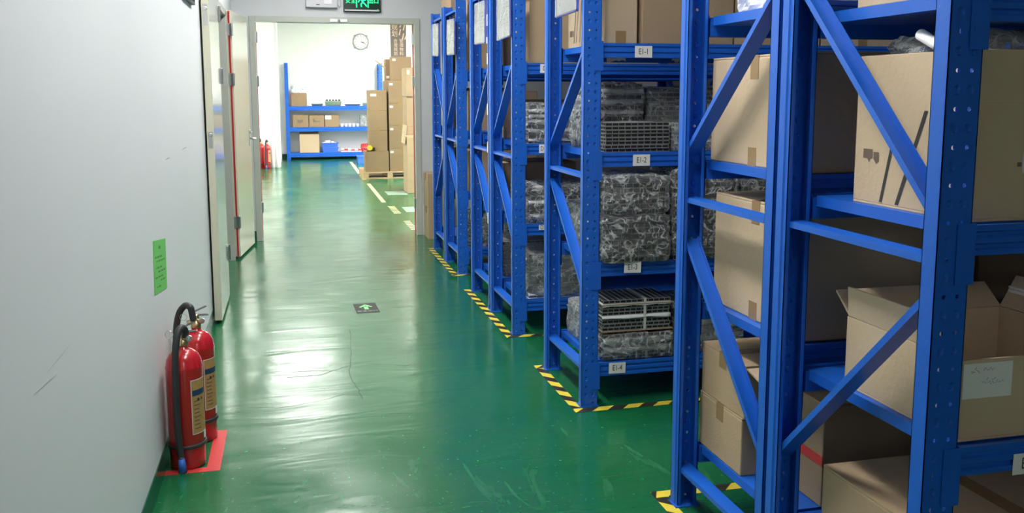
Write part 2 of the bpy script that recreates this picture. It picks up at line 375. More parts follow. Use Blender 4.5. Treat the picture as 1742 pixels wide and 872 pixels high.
# hung frame whose corner shows at the top left
t = thing('framed_notice', 'small dark framed notice cut by the top edge above the left wall', 'notice', (WX, 5.03, 2.05))
obj('frame', MB().box(.001, .02, -.225, .225, -.175, -.16).box(.001, .02, -.225, .225, .16, .175).box(.001, .02, -.225, -.21, -.16, .16).box(.001, .02, .21, .225, -.16, .16), 'black', t, bevel=.001)
obj('sheet', MB().box(.001, .008, -.21, .21, -.16, .16), 'paper', t)
# ---- green notice on the left wall
t = thing('paper_notice', 'bright green paper notice taped slightly askew on the white left wall', 'notice', (WX, 3.60, .755), (R(-7), 0, 0))
obj('sheet', MB().box(.0006, .0016, -.165, .165, -.098, .098), 'note', t)
b = MB()
for k, (y, z, l, hh) in enumerate([(.0, .07, .07, .012), (-.03, .035, .20, .007), (.02, .02, .22, .006), (-.03, -.005, .16, .006), (.03, -.02, .20, .006), (-.02, -.04, .22, .006), (.06, -.055, .12, .006), (-.05, -.075, .10, .006)]):
    n = int(l/.014)
    for i in range(n):
        if (i+k) % 5 == 4: continue
        y1 = y-l/2+i*.014; b.box(.0016, .0020, y1, y1+.010, z-hh/2, z+hh/2)
obj('handwriting', b, 'noteink', t)

# ---- lamps
def lamp(name, label, x, y, z, lx, ly, glow, group):
    t = thing(name, label, 'ceiling light', (x, y, z), group=group)
    obj('housing', MB().box(-lx/2-.02, lx/2+.02, -ly/2-.02, ly/2+.02, -.05, 0), 'whiteplastic', t, bevel=.004)
    obj('diffuser', MB().box(-lx/2, lx/2, -ly/2, ly/2, -.062, -.05), glow, t)
for i, y in enumerate((-3.3, 2.2, 3.9, 5.6, 7.3)):  # the first is unseen fill, added to light the camera-facing rack fronts
    lamp('tube_light', 'white tube light on the aisle ceiling, '+('added as fill behind the camera', 'above the extinguishers', 'beside the E1 rack', 'beside the D rack', 'nearest the end doorway')[i], .36, y, CZ, .26, 1.2, 'lampglow', 'aisle ceiling lights')
lamp('panel_light', 'dimmer square panel light on the far room ceiling left of the pallet', .1, 14.0, FCZ, .9, .9, 'fardim', 'far room ceiling lights')
for (x, y, s_) in ((2.9, 11.4, 'nearest the doorway'), (2.9, 15.7, 'right of the pallet'), (2.9, 17.2, 'nearest the far wall')):  # unseen panels added to brighten the room, kept out of the floor reflection
    lamp('panel_light', 'unseen bright panel light added to the far room ceiling, '+s_, x, y, FCZ, 1.2, .9, 'farglow', 'far room ceiling lights')

# ---- exit sign, emergency light
t = thing('exit_sign', 'lit green running-man exit sign above the end doorway', 'exit sign', (.7025, YE, 2.262))
obj('casing', MB().box(-.175, .175, -.045, 0, -.088, .088), 'black', t, bevel=.006)
obj('bottom_strip', MB().box(-.165, .16, -.050, -.0452, -.083, -.070), 'greyplastic', t)
obj('panel', MB().box(-.165, .165, -.0475, -.0452, -.066, .080), 'exitdark', t)
text('安全', .062, 'exitgreen', t, (-.108, -.0485, .013), name='characters', squash=.80, extrude=.0012)
text('出口', .062, 'exitgreen', t, (.108, -.0485, .013), name='characters', squash=.80, extrude=.0012)
b = MB()   # doorway outline and runner
for x in (-.057, .050): b.box(x, x+.010, -.0495, -.0478, -.050, .066)
b.box(-.057, .060, -.0495, -.0478, .060, .070)
def q2(pts, wd):
    for a, c in zip(pts[:-1], pts[1:]): b.bar((a[0], -.0488, a[1]), (c[0], -.0488, c[1]), wd, .002, (0, 0, 1) if abs(c[0]-a[0]) > abs(c[1]-a[1]) else (1, 0, 0))
q2([(-.004, .034), (.006, .000)], .018); q2([(.006, 0), (-.012, -.020), (-.006, -.044)], .011); q2([(.008, -.002), (.026, -.016), (.042, -.040)], .011)
q2([(-.004, .030), (-.026, .018), (-.036, -.002)], .009); q2([(-.002, .030), (.020, .016), (.034, .022)], .009)
b.lathe([(.0, 0), (.011, .0), (.011, .0015), (.0, .0015)], (-.004, -.0480, .052), ax='y', n=14)
obj('running_man', b, 'exitgreen', t)
obj('indicator', MB().box(.142, .152, -.0515, -.0495, -.083, -.062), 'arrow', t)
t = thing('emergency_light', 'pale grey emergency light box on the lintel left of the green exit sign', 'emergency light', (.325, YE, 2.29))
obj('casing', MB().box(-.145, .145, -.05, 0, -.085, .085), 'greyplastic', t, bevel=.006)
l_ = obj('lens', MB().box(.02, .095, -.056, -.0505, -.055, .05), 'whiteplastic', t, bevel=.003); l_['label'] = 'bright white lens'
obj('switch', MB().box(-.05, -.018, -.053, -.0502, -.063, -.056), 'darkmetal', t)
obj('cable', MB().tube([(.145, -.02, -.04), (.165, -.018, -.075), (.175, -.014, -.05), (.18, -.014, .08)], .004, 8), 'greyplastic', t, smooth=True)

# ================================================================== RACKS
UW, UD = .078, .048
def upright_mesh(H):
    b = MB(); P = .0375; rows = int((H-.02)/P); top = H; xs = [.008, .039, .070]
    b.add([(0, 0, 0), (.008, 0, 0), (.008, 0, top), (0, 0, top)], [(0, 1, 2, 3)])
    b.add([(.070, 0, 0), (UW, 0, 0), (UW, 0, top), (.070, 0, top)], [(0, 1, 2, 3)])
    b.add([(.008, 0, rows*P), (.070, 0, rows*P), (.070, 0, top), (.008, 0, top)], [(0, 1, 2, 3)])
    for c in range(2):
        x0, x1 = xs[c], xs[c+1]; cx = (x0+x1)/2
        for k in range(rows):
            z0, z1 = k*P, (k+1)*P; cz = (z0+z1)/2
            out = [(x1, cz), (x1, z1), (cx, z1), (x0, z1), (x0, cz), (x0, z0), (cx, z0), (x1, z0)]
            drop = k % 2
            r = .0085 if drop else .0048
            inn = [(cx+r*math.cos(math.pi/4*i), cz+r*(1.25 if drop else 1)*math.sin(math.pi/4*i)) for i in range(8)]
            vs = [(x, 0, z) for x, z in out]+[(x, 0, z) for x, z in inn]
            fs = [(i, 8+i, 8+(i+1) % 8, (i+1) % 8)[::-1] for i in range(8)]
            if drop:
                i2 = [(cx+.005*math.cos(math.pi/4*i), cz-.002+.006*math.sin(math.pi/4*i)) for i in range(8)]
                vs += [(x, .004, z) for x, z in i2]; fs += [(8+i, 16+i, 16+(i+1) % 8, 8+(i+1) % 8)[::-1] for i in range(8)]
                fs.append(tuple(range(16, 24)))
            b.add(vs, fs)
    for s in (0, 1):
        X = lambda x: x if s == 0 else UW-x
        prof = [(0, 0), (0, .030), (.004, .034), (.004, UD), (.016, UD)]
        for (a, c) in zip(prof[:-1], prof[1:]):
            vs = [(X(a[0]), a[1], 0), (X(c[0]), c[1], 0), (X(c[0]), c[1], top), (X(a[0]), a[1], top)]
            b.add(vs, [(0, 3, 2, 1) if s == 0 else (0, 1, 2, 3)])
    me = b.mesh('upright', 'blue'); return me
UM = {}
def upright(H):
    if H not in UM: UM[H] = upright_mesh(H)
    return UM[H]
FOOT = MB().box(-.004, UW+.006, -.004, UD+.012, 0, .004).mesh('foot_plate', 'blue')
CONN = MB().box(-.038, .004, -.0045, -.0022, -.118, .006).box(.0015, .004, -.0022, .03, -.118, .006).box(-.030, -.022, -.0052, -.0045, -.03, -.014).box(-.030, -.022, -.0052, -.0045, -.09, -.074).mesh('beam_connector', 'blue')
def beam_mesh(L, h):
    # stepped front: two pressed grooves
    b = MB(); o = [(0, 0), (-.0, h*.18), (.006, h*.22), (.006, h*.34), (0, h*.40), (0, h*.58), (.006, h*.64), (.006, h*.74), (0, h*.80), (0, h), (.012, h), (.012, h*.9), (.040, h*.9), (.040, 0)]
    return b.prism([(y, z-h) for y, z in o][::-1], (0, 0, 0), (L, 0, 0), (0, 1, 0)).mesh('beam', 'blue')
def rack(label, x0, y0, L, D, H, levels, pat, bh=.062, group=None, up=(1.13, 1.62), lo=(.98, .48), bars=(.16, 1.04), decks=True, cat='shelving rack', right=True):
    t = thing('storage_rack', label, cat, (x0, y0, 0), group=group)
    def sol(o):
        m = o.modifiers.new('thickness', 'SOLIDIFY'); m.thickness = .002; m.offset = -1
    um = upright(H)
    for x in ((0, L-UW) if right else (0,)):
        for back in (0, 1):
            o = link('upright', um, t, (x, 0, 0) if not back else (x+UW, D, 0), None if not back else (0, 0, math.pi)); sol(o)
            f = link('foot_plate', FOOT, o)
        xb = x+UW/2
        CH = [(-.024, 0), (.024, 0), (.024, -.016), (.022, -.016), (.022, -.002), (-.022, -.002), (-.022, -.016), (-.024, -.016)]
        for z in (*bars, H-.06):
            p, q = (xb, .006, z), (xb, D-.006, z)
            b = MB().prism([(-u, w_) for u, w_ in CH], p, q, (-1, 0, 0))
            b2 = MB()
            b2.add(b.v, b.f); obj('crossbar', b2, 'blue', t)
        n_, f_ = .02, D-.02
        for (zf, zn) in ((up, lo) if pat == 'A' else ((up[1], up[0]), (lo[1], lo[0]))):
            obj('brace', MB().prism(CH[::-1], (xb+.003, n_, zn), (xb+.003, f_, zf), (1, 0, 0)), 'blue', t)
    bm_ = beam_mesh(L-2*UW-.008, bh)
    deck = MB(); n = max(1, round((L-2*UW)/.55)); wd = (L-2*UW-.02)/n
    for i in range(n): deck.box(UW+.010+i*wd, UW+.010+(i+1)*wd-.002, .052, D-.052, -.028, 0)
    dm = deck.mesh('shelf_deck', 'blue')
    bl = []
    for z in levels:
        f = link('beam', bm_, t, (UW+.004, .008, z)); bl.append(f)
        link('beam_connector', CONN, f, (0, -.008, 0))
        if right:
            c = link('beam_connector', CONN, f, (L-2*UW-.008, -.008, 0)); c.scale = (-1, 1, 1)
        g = link('beam', bm_, t, (L-UW-.004, D-.008, z), (0, 0, math.pi))
        c = link('beam_connector', CONN, g, (0, -.008, 0)); c = link('beam_connector', CONN, g, (L-2*UW-.008, -.008, 0)); c.scale = (-1, 1, 1)
        link('shelf_deck', dm, t, (0, 0, z))
    t['levels_'] = 0; del t['levels_']
    return t, bl
LE = [.197, .655, 1.142, 1.616]; LD = [.194, .643, 1.113, 1.572]; LF1 = [.212, .712, 1.183, 1.643]; LF2 = [.20, .668, 1.136, 1.602]
RL = 2.25; XR = 1.236
def plate(beam, txt, x, z, wd=.080, ht=.050, y=-.003, rot=0, ts=.036):
    p = obj('shelf_label', MB().box(-wd/2, wd/2, -.0012, 0, -ht/2, ht/2), 'paper', beam, (x, y, z), rot=(0, rot, 0))
    p['label'] = 'white shelf label reading '+txt
    if txt: text(txt, ts, 'ink', beam, (x, y-.0016, z), name='label_text', squash=.72, extrude=.0003)
    return p
rC1, bC1 = rack('farthest blue rack of the row, beside the end wall', XR+.006, 7.50, RL, .61, 2.10, LD, 'B')
rC2, bC2 = rack('blue rack second from the end wall, back to back with the farthest', XR+.006, 6.855, RL, .61, 2.10, LD, 'A')
rD1, bD1 = rack('blue rack third from the end wall, its front turned to the far end', XR-.006, 5.655, RL, .615, 2.10, LD, 'A')
rD2, bD2 = rack('blue rack with the D shelf label, fourth from the end wall', XR-.006, 5.022, RL, .615, 2.10, LD, 'A')
rE, bE = rack('blue rack with shelf labels E1-1 to E1-4, alone between two cross aisles', XR-.004, 3.737, RL, .62, 2.10, LE, 'A', bars=(.175, 1.045))
rF1, bF1 = rack('second nearest blue rack, holding four plain brown cartons', XR+.004, 2.153, RL, .612, 2.10, LF1, 'A', up=(1.20, 1.70), lo=(.92, .34), bars=(.137, 1.062))
rF2, bF2 = rack('nearest blue rack at the right edge, shelf labels starting with E0', XR+.004, 1.520, RL, .618, 2.10, LF2, 'B', bars=(.137, 1.07), up=(1.12, 1.68), lo=(1.0, .42))
bx = XR-.004+UW+.004
plate(bE[3], 'E1-1', 1.505-bx, -.036); plate(bE[2], 'E1-2', 1.504-bx, -.034); plate(bE[1], 'E1-3', 1.463-bx, -.022, y=-.022, rot=.03); plate(bE[0], 'E1-4', 1.404-bx, -.028, rot=.02)
bx = XR+.004+UW+.004
plate(bF2[3], 'E0-1', 1.503-bx, -.022, .10, .052); plate(bF2[2], 'E0-2', 1.512-bx, -.036, .084, .050); plate(bF2[1], 'E0-3', 1.508-bx, -.048, .088, .046)
bx = XR-.006+UW+.004
plate(bD2[3], 'D', 1.42-bx, -.030, .05, .05); plate(bD2[2], 'D1-2', 1.425-bx, -.028, .07, .05); plate(bD2[1], 'D1-3', 1.425-bx, -.016, .07, .03)
# torn paper labels on the rear beam of the E1 rack
def torn(x0, x1, z0, z1, seed, lab):
    random.seed(seed); b = MB(); top = []; bot = []
    n = 10
    for i in range(n+1):
        x = x0+(x1-x0)*i/n; top.append((x, 0, z1-random.uniform(0, .012))); bot.append((x+random.uniform(-.004, .004), 0, z0+random.uniform(0, .014)))
    for i in range(n): b.add([bot[i], bot[i+1], top[i+1], top[i]], [(0, 1, 2, 3)])
    b.v = [(x, y+.0, z) for x, y, z in b.v]
    o = obj('torn_label', b, 'paper', rE, (0, 0, 0)); o.location = (-(XR-.004), 4.3085-3.737, 0)
    m = o.modifiers.new('s', 'SOLIDIFY'); m.thickness = .0008; o['label'] = lab; return o
torn(1.538, 1.636, 1.552, 1.60, 3, 'torn white label on the rear beam')
torn(1.885, 1.95, 1.552, 1.60, 5, 'torn scrap of white label on the rear beam')
obj('label_scrap', MB().box(0, .004, -.012, .012, -.02, .02), 'paper', rD1, (-.0045, .03, 1.735))
# pale vertical stickers on the middle post of the D pair
for z in (1.86, 1.62, 1.30, 1.06, .60):
    o = obj('edge_sticker', MB().box(-.0012, 0, -.012, .012, -.035, .035), 'paper', rD1, (-.0008, .028, z)); o['label'] = 'small white sticker on the post edge'

# ---- document pockets at the aisle ends of the racks
def pocket(label, y, z, tilt=0, W=.33, Hh=.27, x=1.222):
    t = thing('document_pocket', label, 'document pocket', (x, y, z), (tilt, 0, 0), group='document pockets on the rack ends')
    b = MB()
    b.box(-.004, .004, -W/2, W/2, -Hh/2, -Hh/2+.010).box(-.004, .004, -W/2, -W/2+.010, -Hh/2, Hh/2).box(-.004, .004, W/2-.010, W/2, -Hh/2, Hh/2).box(-.004, .004, -W/2, W/2, Hh/2-.010, Hh/2)
    obj('rim', b, 'purple', t); obj('backing', MB().box(.002, .004, -W/2+.01, W/2-.01, -Hh/2+.01, Hh/2-.01), 'greyplastic', t)
    sh = obj('sheet', MB().box(-.001, .0015, -W/2+.014, W/2-.018, -Hh/2+.012, Hh/2-.03), 'paper', t)
    b = MB()
    for k in range(6):
        for q in range(3): b.box(-.0016, -.0011, -.10+.07*q, -.10+.07*q+random.uniform(.02, .05), .06-.022*k, .064-.022*k)
    obj('writing', b, 'handink', t)
    g = MB()
    for i in range(8):
        for j in range(6):
            pass
    n = 12; vs = []; fs = []
    for i in range(n+1):
        for j in range(n+1):
            yy = -W/2+.004+(W-.008)*i/n; zz = -Hh/2+.004+(Hh-.008)*j/n
            vs.append((-.0065-.0035*abs(noise.noise(Vector((yy*14+y, zz*14, y)))), yy, zz))
    for i in range(n):
        for j in range(n): a = i*(n+1)+j; fs.append((a, a+1, a+n+2, a+n+1))
    g.add(vs, fs); obj('clear_cover', g, 'pocket', t, smooth=True)
    obj('hanging_clip', MB().box(-.003, .012, .02, .045, Hh/2-.005, Hh/2+.02), 'black', t)
    return t
pocket('document pocket on the end of the farthest rack', 7.70, 1.85, .05)
pocket('document pocket on the end of the second rack from the end wall', 6.96, 1.83, .03)
pocket('document pocket on the third rack from the end wall, left of the D rack', 5.86, 1.855, .02)
pocket('document pocket hanging on the end of the D rack', 5.19, 1.85, -.03)
pocket('blue-rimmed document pocket on the end of the E1 rack', 3.965, 1.885, -.02)

# ================================================================== CARTONS
def carton(label, x0, x1, y0, y1, z0, z1, m='kraft', group=None, tape='x', labels=(), marks=(), rz=0, side_tape=True, seam=None, flapcol=None, extra=None):
    cx_, cy_ = (x0+x1)/2, (y0+y1)/2; w_, d, h = x1-x0, y1-y0, z1-z0
    t = thing('cardboard_box', label, 'cardboard box', (cx_, cy_, z0), (0, 0, rz) if rz else None, group)
    a, c = w_/2, d/2
    obj('body', MB().box(-a, a, -c, c, 0, h-.006), m, t, bevel=.004)
    if tape == 'x':
        obj('flap', MB().box(-a+.001, a-.001, -c+.001, -.001, h-.0058, h), m, t, bevel=.001); obj('flap', MB().box(-a+.001, a-.001, .001, c-.001, h-.0058, h), m, t, bevel=.001)
    else:
        obj('flap', MB().box(-a+.001, -.001, -c+.001, c-.001, h-.0058, h), m, t, bevel=.001); obj('flap', MB().box(.001, a-.001, -c+.001, c-.001, h-.0058, h), m, t, bevel=.001)
    L = min(.07, h*.3)
    if tape == 'x':
        tb = MB().box(-a-.0008, a+.0008, -.024, .024, h, h+.0006).box(-a-.001, -a-.0002, -.024, .024, h-L, h+.0006).box(a+.0002, a+.001, -.024, .024, h-L, h+.0006)
        if side_tape: obj('packing_tape', MB().box(-a-.001, -a-.0002, -.024, .024, 0, L*.8), 'tape', t)
    else:
        tb = MB().box(-.024, .024, -c-.0008, c+.0008, h, h+.0006).box(-.024, .024, -c-.001, -c-.0002, h-L, h+.0006)
        if side_tape: obj('packing_tape', MB().box(-.024, .024, -c-.001, -c-.0002, 0, L*.8), 'tape', t)
    obj('packing_tape', tb, 'tape', t)
    for lb in labels:
        f, u0, u1, v0, v1 = lb[:5]; lm = lb[5] if len(lb) > 5 else 'paper'
        b = MB()
        if f == 'front': b.box(u0-cx_, u1-cx_, -c-.0016, -c-.0004, v0-z0, v1-z0)
        else: b.box(-a-.0016, -a-.0004, u0-cy_, u1-cy_, v0-z0, v1-z0)
        o = obj('shipping_label', b, lm, t); o['label'] = 'white paper label'
        if len(lb) > 6:
            b = MB()
            for (p0, p1, r0, r1) in lb[6]:
                if f == 'front': b.box(u0-cx_+(u1-u0)*p0, u0-cx_+(u1-u0)*p1, -c-.0019, -c-.0016, v0-z0+(v1-v0)*r0, v0-z0+(v1-v0)*r1)
            obj('label_print', b, 'handink', t)
    if marks:
        for (f, pts) in marks:
            b = MB()
            if f == 'side': vs = [(-a-.0008, p[0]-cy_, p[1]-z0) for p in pts]
            else: vs = [(p[0]-cx_, -c-.0008, p[1]-z0) for p in pts]
            b.add(vs, [tuple(range(len(vs)))]); o = obj('printed_mark', b, 'greyink' if len(pts) > 4 else 'ink', t)
    return t
def line(y0, z0, y1, z1, wd):
    return ('side', [(y0-wd/2, z0), (y0+wd/2, z0), (y1+wd/2, z1), (y1-wd/2, z1)])

# nearest rack
def open_carton(label, x0, x1, y0, y1, z0, zw, m, flaps, zl=None):
    cx_, cy_ = (x0+x1)/2, (y0+y1)/2; a, c, h = (x1-x0)/2, (y1-y0)/2, zw-z0
    t = thing('open_cardboard_box', label, 'cardboard box', (cx_, cy_, z0))
    tk = .006
    b = MB().box(-a, a, -c, c, 0, tk).box(-a, -a+tk, -c, c, tk, h).box(a-tk, a, -c, c, tk, h).box(-a+tk, a-tk, -c, -c+tk, tk, h).box(-a+tk, a-tk, c-tk, c, tk, h)
    obj('body', b, m, t, bevel=.0015)
    for side, ln, ang in flaps:
        f = MB().box(-.003, .003, -c+.004 if side in 'LR' else -a+.004, c-.004 if side in 'LR' else a-.004, 0, ln)
        loc = {'L': (-a+.003, 0, h+.001), 'R': (a-.003, 0, h+.001), 'F': (0, -c+.003, h+.001), 'B': (0, c-.003, h+.001)}[side]
        rz_ = 0 if side in 'LR' else math.pi/2
        o = obj('flap', f, m, t, loc, bevel=.001)
        o.rotation_euler = (0, R(ang), rz_)
    return t, a, c, h
t, a, c, h = open_carton('large open tan carton with slanted black lines on its side, on the nearest rack', 1.345, 1.86, 1.566, 1.955, LF2[2], 1.488, 'kraft3', [('L', .0, 0)][:0])
def side_marks(t, cy_, z0, a, items, ink='ink'):
    for pts in items:
        o = obj('printed_mark', MB().add([(-a-.0008, p[0]-cy_, p[1]-z0) for p in pts], [tuple(range(len(pts)))]), ink, t)
L2 = lambda y0, z0, y1, z1, wd: [(y0-wd/2, z0), (y0+wd/2, z0), (y1+wd/2, z1), (y1-wd/2, z1)]
cyy = (1.566+1.955)/2
side_marks(t, cyy, LF2[2], a, [L2(1.802, 1.335, 1.848, 1.146, .010), L2(1.706, 1.362, 1.790, 1.146, .012)])
side_marks(t, cyy, LF2[2], a, [[(1.921, 1.268), (1.886, 1.268), (1.886, 1.246), (1.893, 1.246), (1.898, 1.236), (1.905, 1.246), (1.921, 1.246)], [(1.882, 1.262), (1.862, 1.262), (1.862, 1.240), (1.870, 1.234), (1.882, 1.246)]], 'greyink')
b = MB(); lb = obj('shipping_label', MB().box(1.472-(1.345+1.86)/2, 1.545-(1.345+1.86)/2, -c-.0016, -c-.0004, 1.236-LF2[2], 1.278-LF2[2]), 'paper', t)
for k in range(3):
    for i in range(7): b.box(1.476-1.6025+i*.0095, 1.476-1.6025+i*.0095+.0075, -c-.002, -c-.0016, 1.239-LF2[2]+k*.0135, 1.247-LF2[2]+k*.0135)
obj('label_print', b, 'handink', t)
obj('printed_mark', MB().box(1.459-1.6025, 1.469-1.6025, -c-.001, -c-.0004, 1.249-LF2[2], 1.258-LF2[2]), 'greyink', t)
obj('crease', MB().box(-a+.004, a-.004, -c-.0009, -c-.0003, 1.383-LF2[2], 1.385-LF2[2]), 'kraft_in', t)
# film and foam roll stuffed in its top
o = obj('crumpled_plastic_bag', crumple((.42, .30, .10), 3, .020, 18), 'filmmilky', None, (1.60, 1.76, 1.425), smooth=False)
tag(o, 'crumpled clear plastic film in the open carton on the nearest rack', 'plastic bag')
b = MB().tube([(1.39, 1.90, 1.475), (1.42, 1.80, 1.52), (1.43, 1.74, 1.545)][::-1], .013, 14)
b = MB().tube([(1.372, 1.66, 1.484), (1.372, 1.72, 1.505), (1.372, 1.775, 1.530)], .013, 14)
o = obj('foam_tube', b, 'foam', None, smooth=True); tag(o, 'pale grey foam tube poking out of the open carton on the nearest rack', 'foam tube')
# open carton lower
t, a, c, h = open_carton('open tan carton with a handwritten white label, second shelf of the nearest rack', 1.345, 1.80, 1.556, 1.955, LF2[1], .846, 'kraft3', [('L', .075, -4), ('B', .08, 50), ('R', .09, 30)])
x_ = (1.345+1.80)/2
o = obj('shipping_label', MB().box(1.352-x_, 1.474-x_, -c-.0016, -c-.0004, .762-LF2[1], .838-LF2[1]), 'paper', t)
b = MB(); random.seed(4)
for k, (u0, u1, v) in enumerate(((.15, .32, .80), (.40, .62, .80), (.38, .72, .48), (.5, .84, .44))):
    n = 7
    for i in range(n):
        xx = 1.352+.122*(u0+(u1-u0)*i/n); zz = .762+.076*v+random.uniform(-.003, .003); b.bar((xx-x_, -c-.0018, zz-LF2[1]), (xx+.004-x_, -c-.0018, zz+random.uniform(-.006, .006)-LF2[1]), .0012, .0004, (0, 0, 1))
obj('handwriting', b, 'handink', t)
carton('green-white printed carton beside the open carton on the nearest rack', 1.815, 2.2, 1.57, 1.95, LF2[1], .90, 'paper', tape='y')
carton('wide brown carton on the bottom shelf of the nearest rack', 1.345, 1.92, 1.60, 2.03, LF2[0], .425, 'kraft', tape='y')
carton('tan carton on the top shelf of the nearest rack', 1.345, 1.95, 1.575, 1.975, LF2[3], 1.95, 'kraft3', tape='y')
# second rack
carton('large plain carton, third shelf up of the second nearest rack', 1.345, 1.95, 2.19, 2.742, LF1[2], 1.512, 'kraft3', tape='x')
carton('tall plain carton, second shelf up of the second nearest rack', 1.36, 1.92, 2.19, 2.725, LF1[1], 1.078, 'kraft3', tape='x')
carton('small carton at the bottom of the pair, bottom shelf of the second nearest rack', 1.332, 1.70, 2.45, 2.745, LF1[0], .398, 'kraft', tape='x', side_tape=False)
t = carton('small carton with a loose top flap, upper of the pair on the bottom shelf', 1.334, 1.72, 2.44, 2.74, .3985, .570, 'kraft', tape='x', side_tape=False)
obj('flap', MB().box(-.19, .19, -.12, 0, -.003, .003), 'kraft3', t, (0, -.152, .163), rot=(.22, 0, 0), bevel=.001)
carton('carton sealed with red tape behind the double post, bottom shelf', 1.455, 1.95, 2.20, 2.34, LF1[0], .52, 'kraft2', tape='y', labels=[('side', 2.20, 2.34, .335, .365, 'redtape')])
o = obj('crumpled_plastic_bag', crumple((.34, .30, .16), 9, .02, 14), 'whiteplastic', None, (1.56, 2.52, LF1[3])); tag(o, 'white crumpled plastic bag on the top shelf of the second nearest rack', 'plastic bag')

for (lab_, xa, xb, ya_, yb_, zl, zt, mt_) in (  # added cartons that block the view and darken the rack interior
        ('added filler carton behind the tall plain one, second shelf up of the second nearest rack', 1.96, 2.54, 2.22, 2.70, LF1[1], 1.08, 'kraft2'),
        ('last added filler carton of the second shelf up on the second nearest rack', 2.57, 3.20, 2.22, 2.70, LF1[1], 1.05, 'kraft2'),
        ('added filler carton behind the large plain one, third shelf up of the second nearest rack', 1.98, 2.56, 2.22, 2.70, LF1[2], 1.50, 'kraft2'),
        ('last added filler carton of the third shelf up on the second nearest rack', 2.60, 3.20, 2.22, 2.70, LF1[2], 1.52, 'kraft2'),
        ('added filler carton deep on the bottom shelf of the second nearest rack', 2.0, 2.6, 2.22, 2.70, LF1[0], .58, 'kraft2'),
        ('added filler carton deep on the second shelf of the nearest rack', 2.24, 2.80, 1.60, 1.98, LF2[1], 1.02, 'kraft2')):
    carton(lab_, xa, xb, ya_, yb_, zl, zt, mt_, tape='y', side_tape=False)
# E1 rack, top shelf
tb = carton('narrow tan carton with black printed lines at the aisle end of the E1 top shelf', 1.345, 1.497, 3.80, 4.335, LE[3], 2.05, 'kraft3', tape='y', labels=[])
side_marks(tb, (3.80+4.335)/2, LE[3], .076, [L2(4.235, 1.64, 4.20, 1.84, .010), L2(4.20, 1.64, 4.165, 1.84, .006), L2(4.15, 1.64, 4.12, 1.84, .006), [(4.30, 1.700), (4.262, 1.700), (4.262, 1.672), (4.30, 1.672)], [(4.258, 1.700), (4.242, 1.700), (4.242, 1.672), (4.258, 1.672)]], 'greyink')
for i, (xa, xb) in enumerate(((1.515, 1.955), (1.965, 2.40), (2.415, 2.85), (2.86, 3.30))):
    carton(['brown carton right of the narrow one on the E1 top shelf', 'brown carton third from the aisle on the E1 top shelf', 'brown carton fourth from the aisle on the E1 top shelf', 'brown carton farthest from the aisle on the E1 top shelf'][i],
           xa, xb, 3.79+.01*i, 4.30, LE[3], 2.02-.04*i, ['kraft2', 'kraft', 'kraft3', 'kraft'][i], tape='y', group='cartons on the E1 top shelf')
# D pair
carton('large carton on the top shelf of the D rack', 1.345, 1.90, 5.08, 5.46, LD[3], 2.06, 'kraft', tape='x')
carton('carton on the top shelf of the third rack from the end wall', 1.345, 1.85, 5.74, 6.12, LD[3], 1.95, 'kraft2', tape='x')
carton('carton on the third shelf of the third rack from the end wall', 1.345, 1.85, 5.74, 6.19, LD[2], 1.36, 'kraft2', tape='x')
carton('white-labelled carton on the second shelf of the third rack from the end wall', 1.345, 1.85, 5.76, 6.19, LD[1], .95, 'kraft2', tape='x', labels=[('side', 6.02, 6.12, .82, .88)])
# C pair
carton('tall carton towering on top of the farthest rack', 1.30+.03, 1.9, 7.58, 8.05, LD[3], 2.35, 'kraft2', tape='y')
carton('tall carton on the top shelf of the second rack from the end wall', 1.345, 1.9, 6.93, 7.40, LD[3], 2.30, 'kraft2', tape='y')
carton('carton on the third shelf of the second rack from the end wall', 1.345, 1.9, 6.93, 7.38, LD[2], 1.42, 'kraft2', tape='x')
carton('carton on the second shelf of the second rack from the end wall', 1.345, 1.9, 6.93, 7.38, LD[1], .96, 'kraft2', tape='x')
carton('carton on the third shelf of the farthest rack', 1.345, 1.9, 7.56, 8.03, LD[2], 1.45, 'kraft2', tape='x')
carton('carton on the second shelf of the farthest rack', 1.345, 1.9, 7.56, 8.03, LD[1], .95, 'kraft2', tape='x')
# slim cartons against the end wall
carton('slim carton on the floor between the doorway and the farthest rack', 1.272, 1.42, 8.60, 8.885, 0, .312, 'kraft', tape='x', side_tape=False)
carton('slim carton stacked on the one beside the doorway', 1.268, 1.42, 8.60, 8.885, .3125, .637, 'kraft', tape='x', side_tape=False)

# ================================================================== BUNDLES OF WIRE GRIDS
PM = {}
def panel_meshes(W, D, tk, nx):
    k = (W, D, tk, nx)
    if k in PM: return PM[k]
    r = .0026; b = MB()
    for z in (r/2, tk-r/2-.001):
        b.box(-W/2, W/2, -D/2, -D/2+r, z-r/2, z+r/2); b.box(-W/2, W/2, D/2-r, D/2, z-r/2, z+r/2)
        b.box(-W/2, -W/2+r, -D/2, D/2, z-r/2, z+r/2); b.box(W/2-r, W/2, -D/2, D/2, z-r/2, z+r/2)
    for i in range(nx+1):
        x = -W/2+r/2+(W-r)*i/nx; b.box(x-r/2, x+r/2, -D/2, -D/2+r, 0, tk-.001); b.box(x-r/2, x+r/2, -D/2, D/2, tk-r-.001, tk-.001)
    ny = max(3, int(D/(W/nx)))
    for j in range(ny+1):
        y = -D/2+r/2+(D-r)*j/ny; b.box(-W/2, -W/2+r, y-r/2, y+r/2, 0, tk-.001)
    core = MB().box(-W/2+.0035, W/2-.0035, -D/2+.0035, D/2-.0035, .0005, tk-.005)  # solid dark core put in where only shade shows between the wires
    PM[k] = (b.mesh('wire_grid', 'wire'), core.mesh('tray', 'tray')); return PM[k]
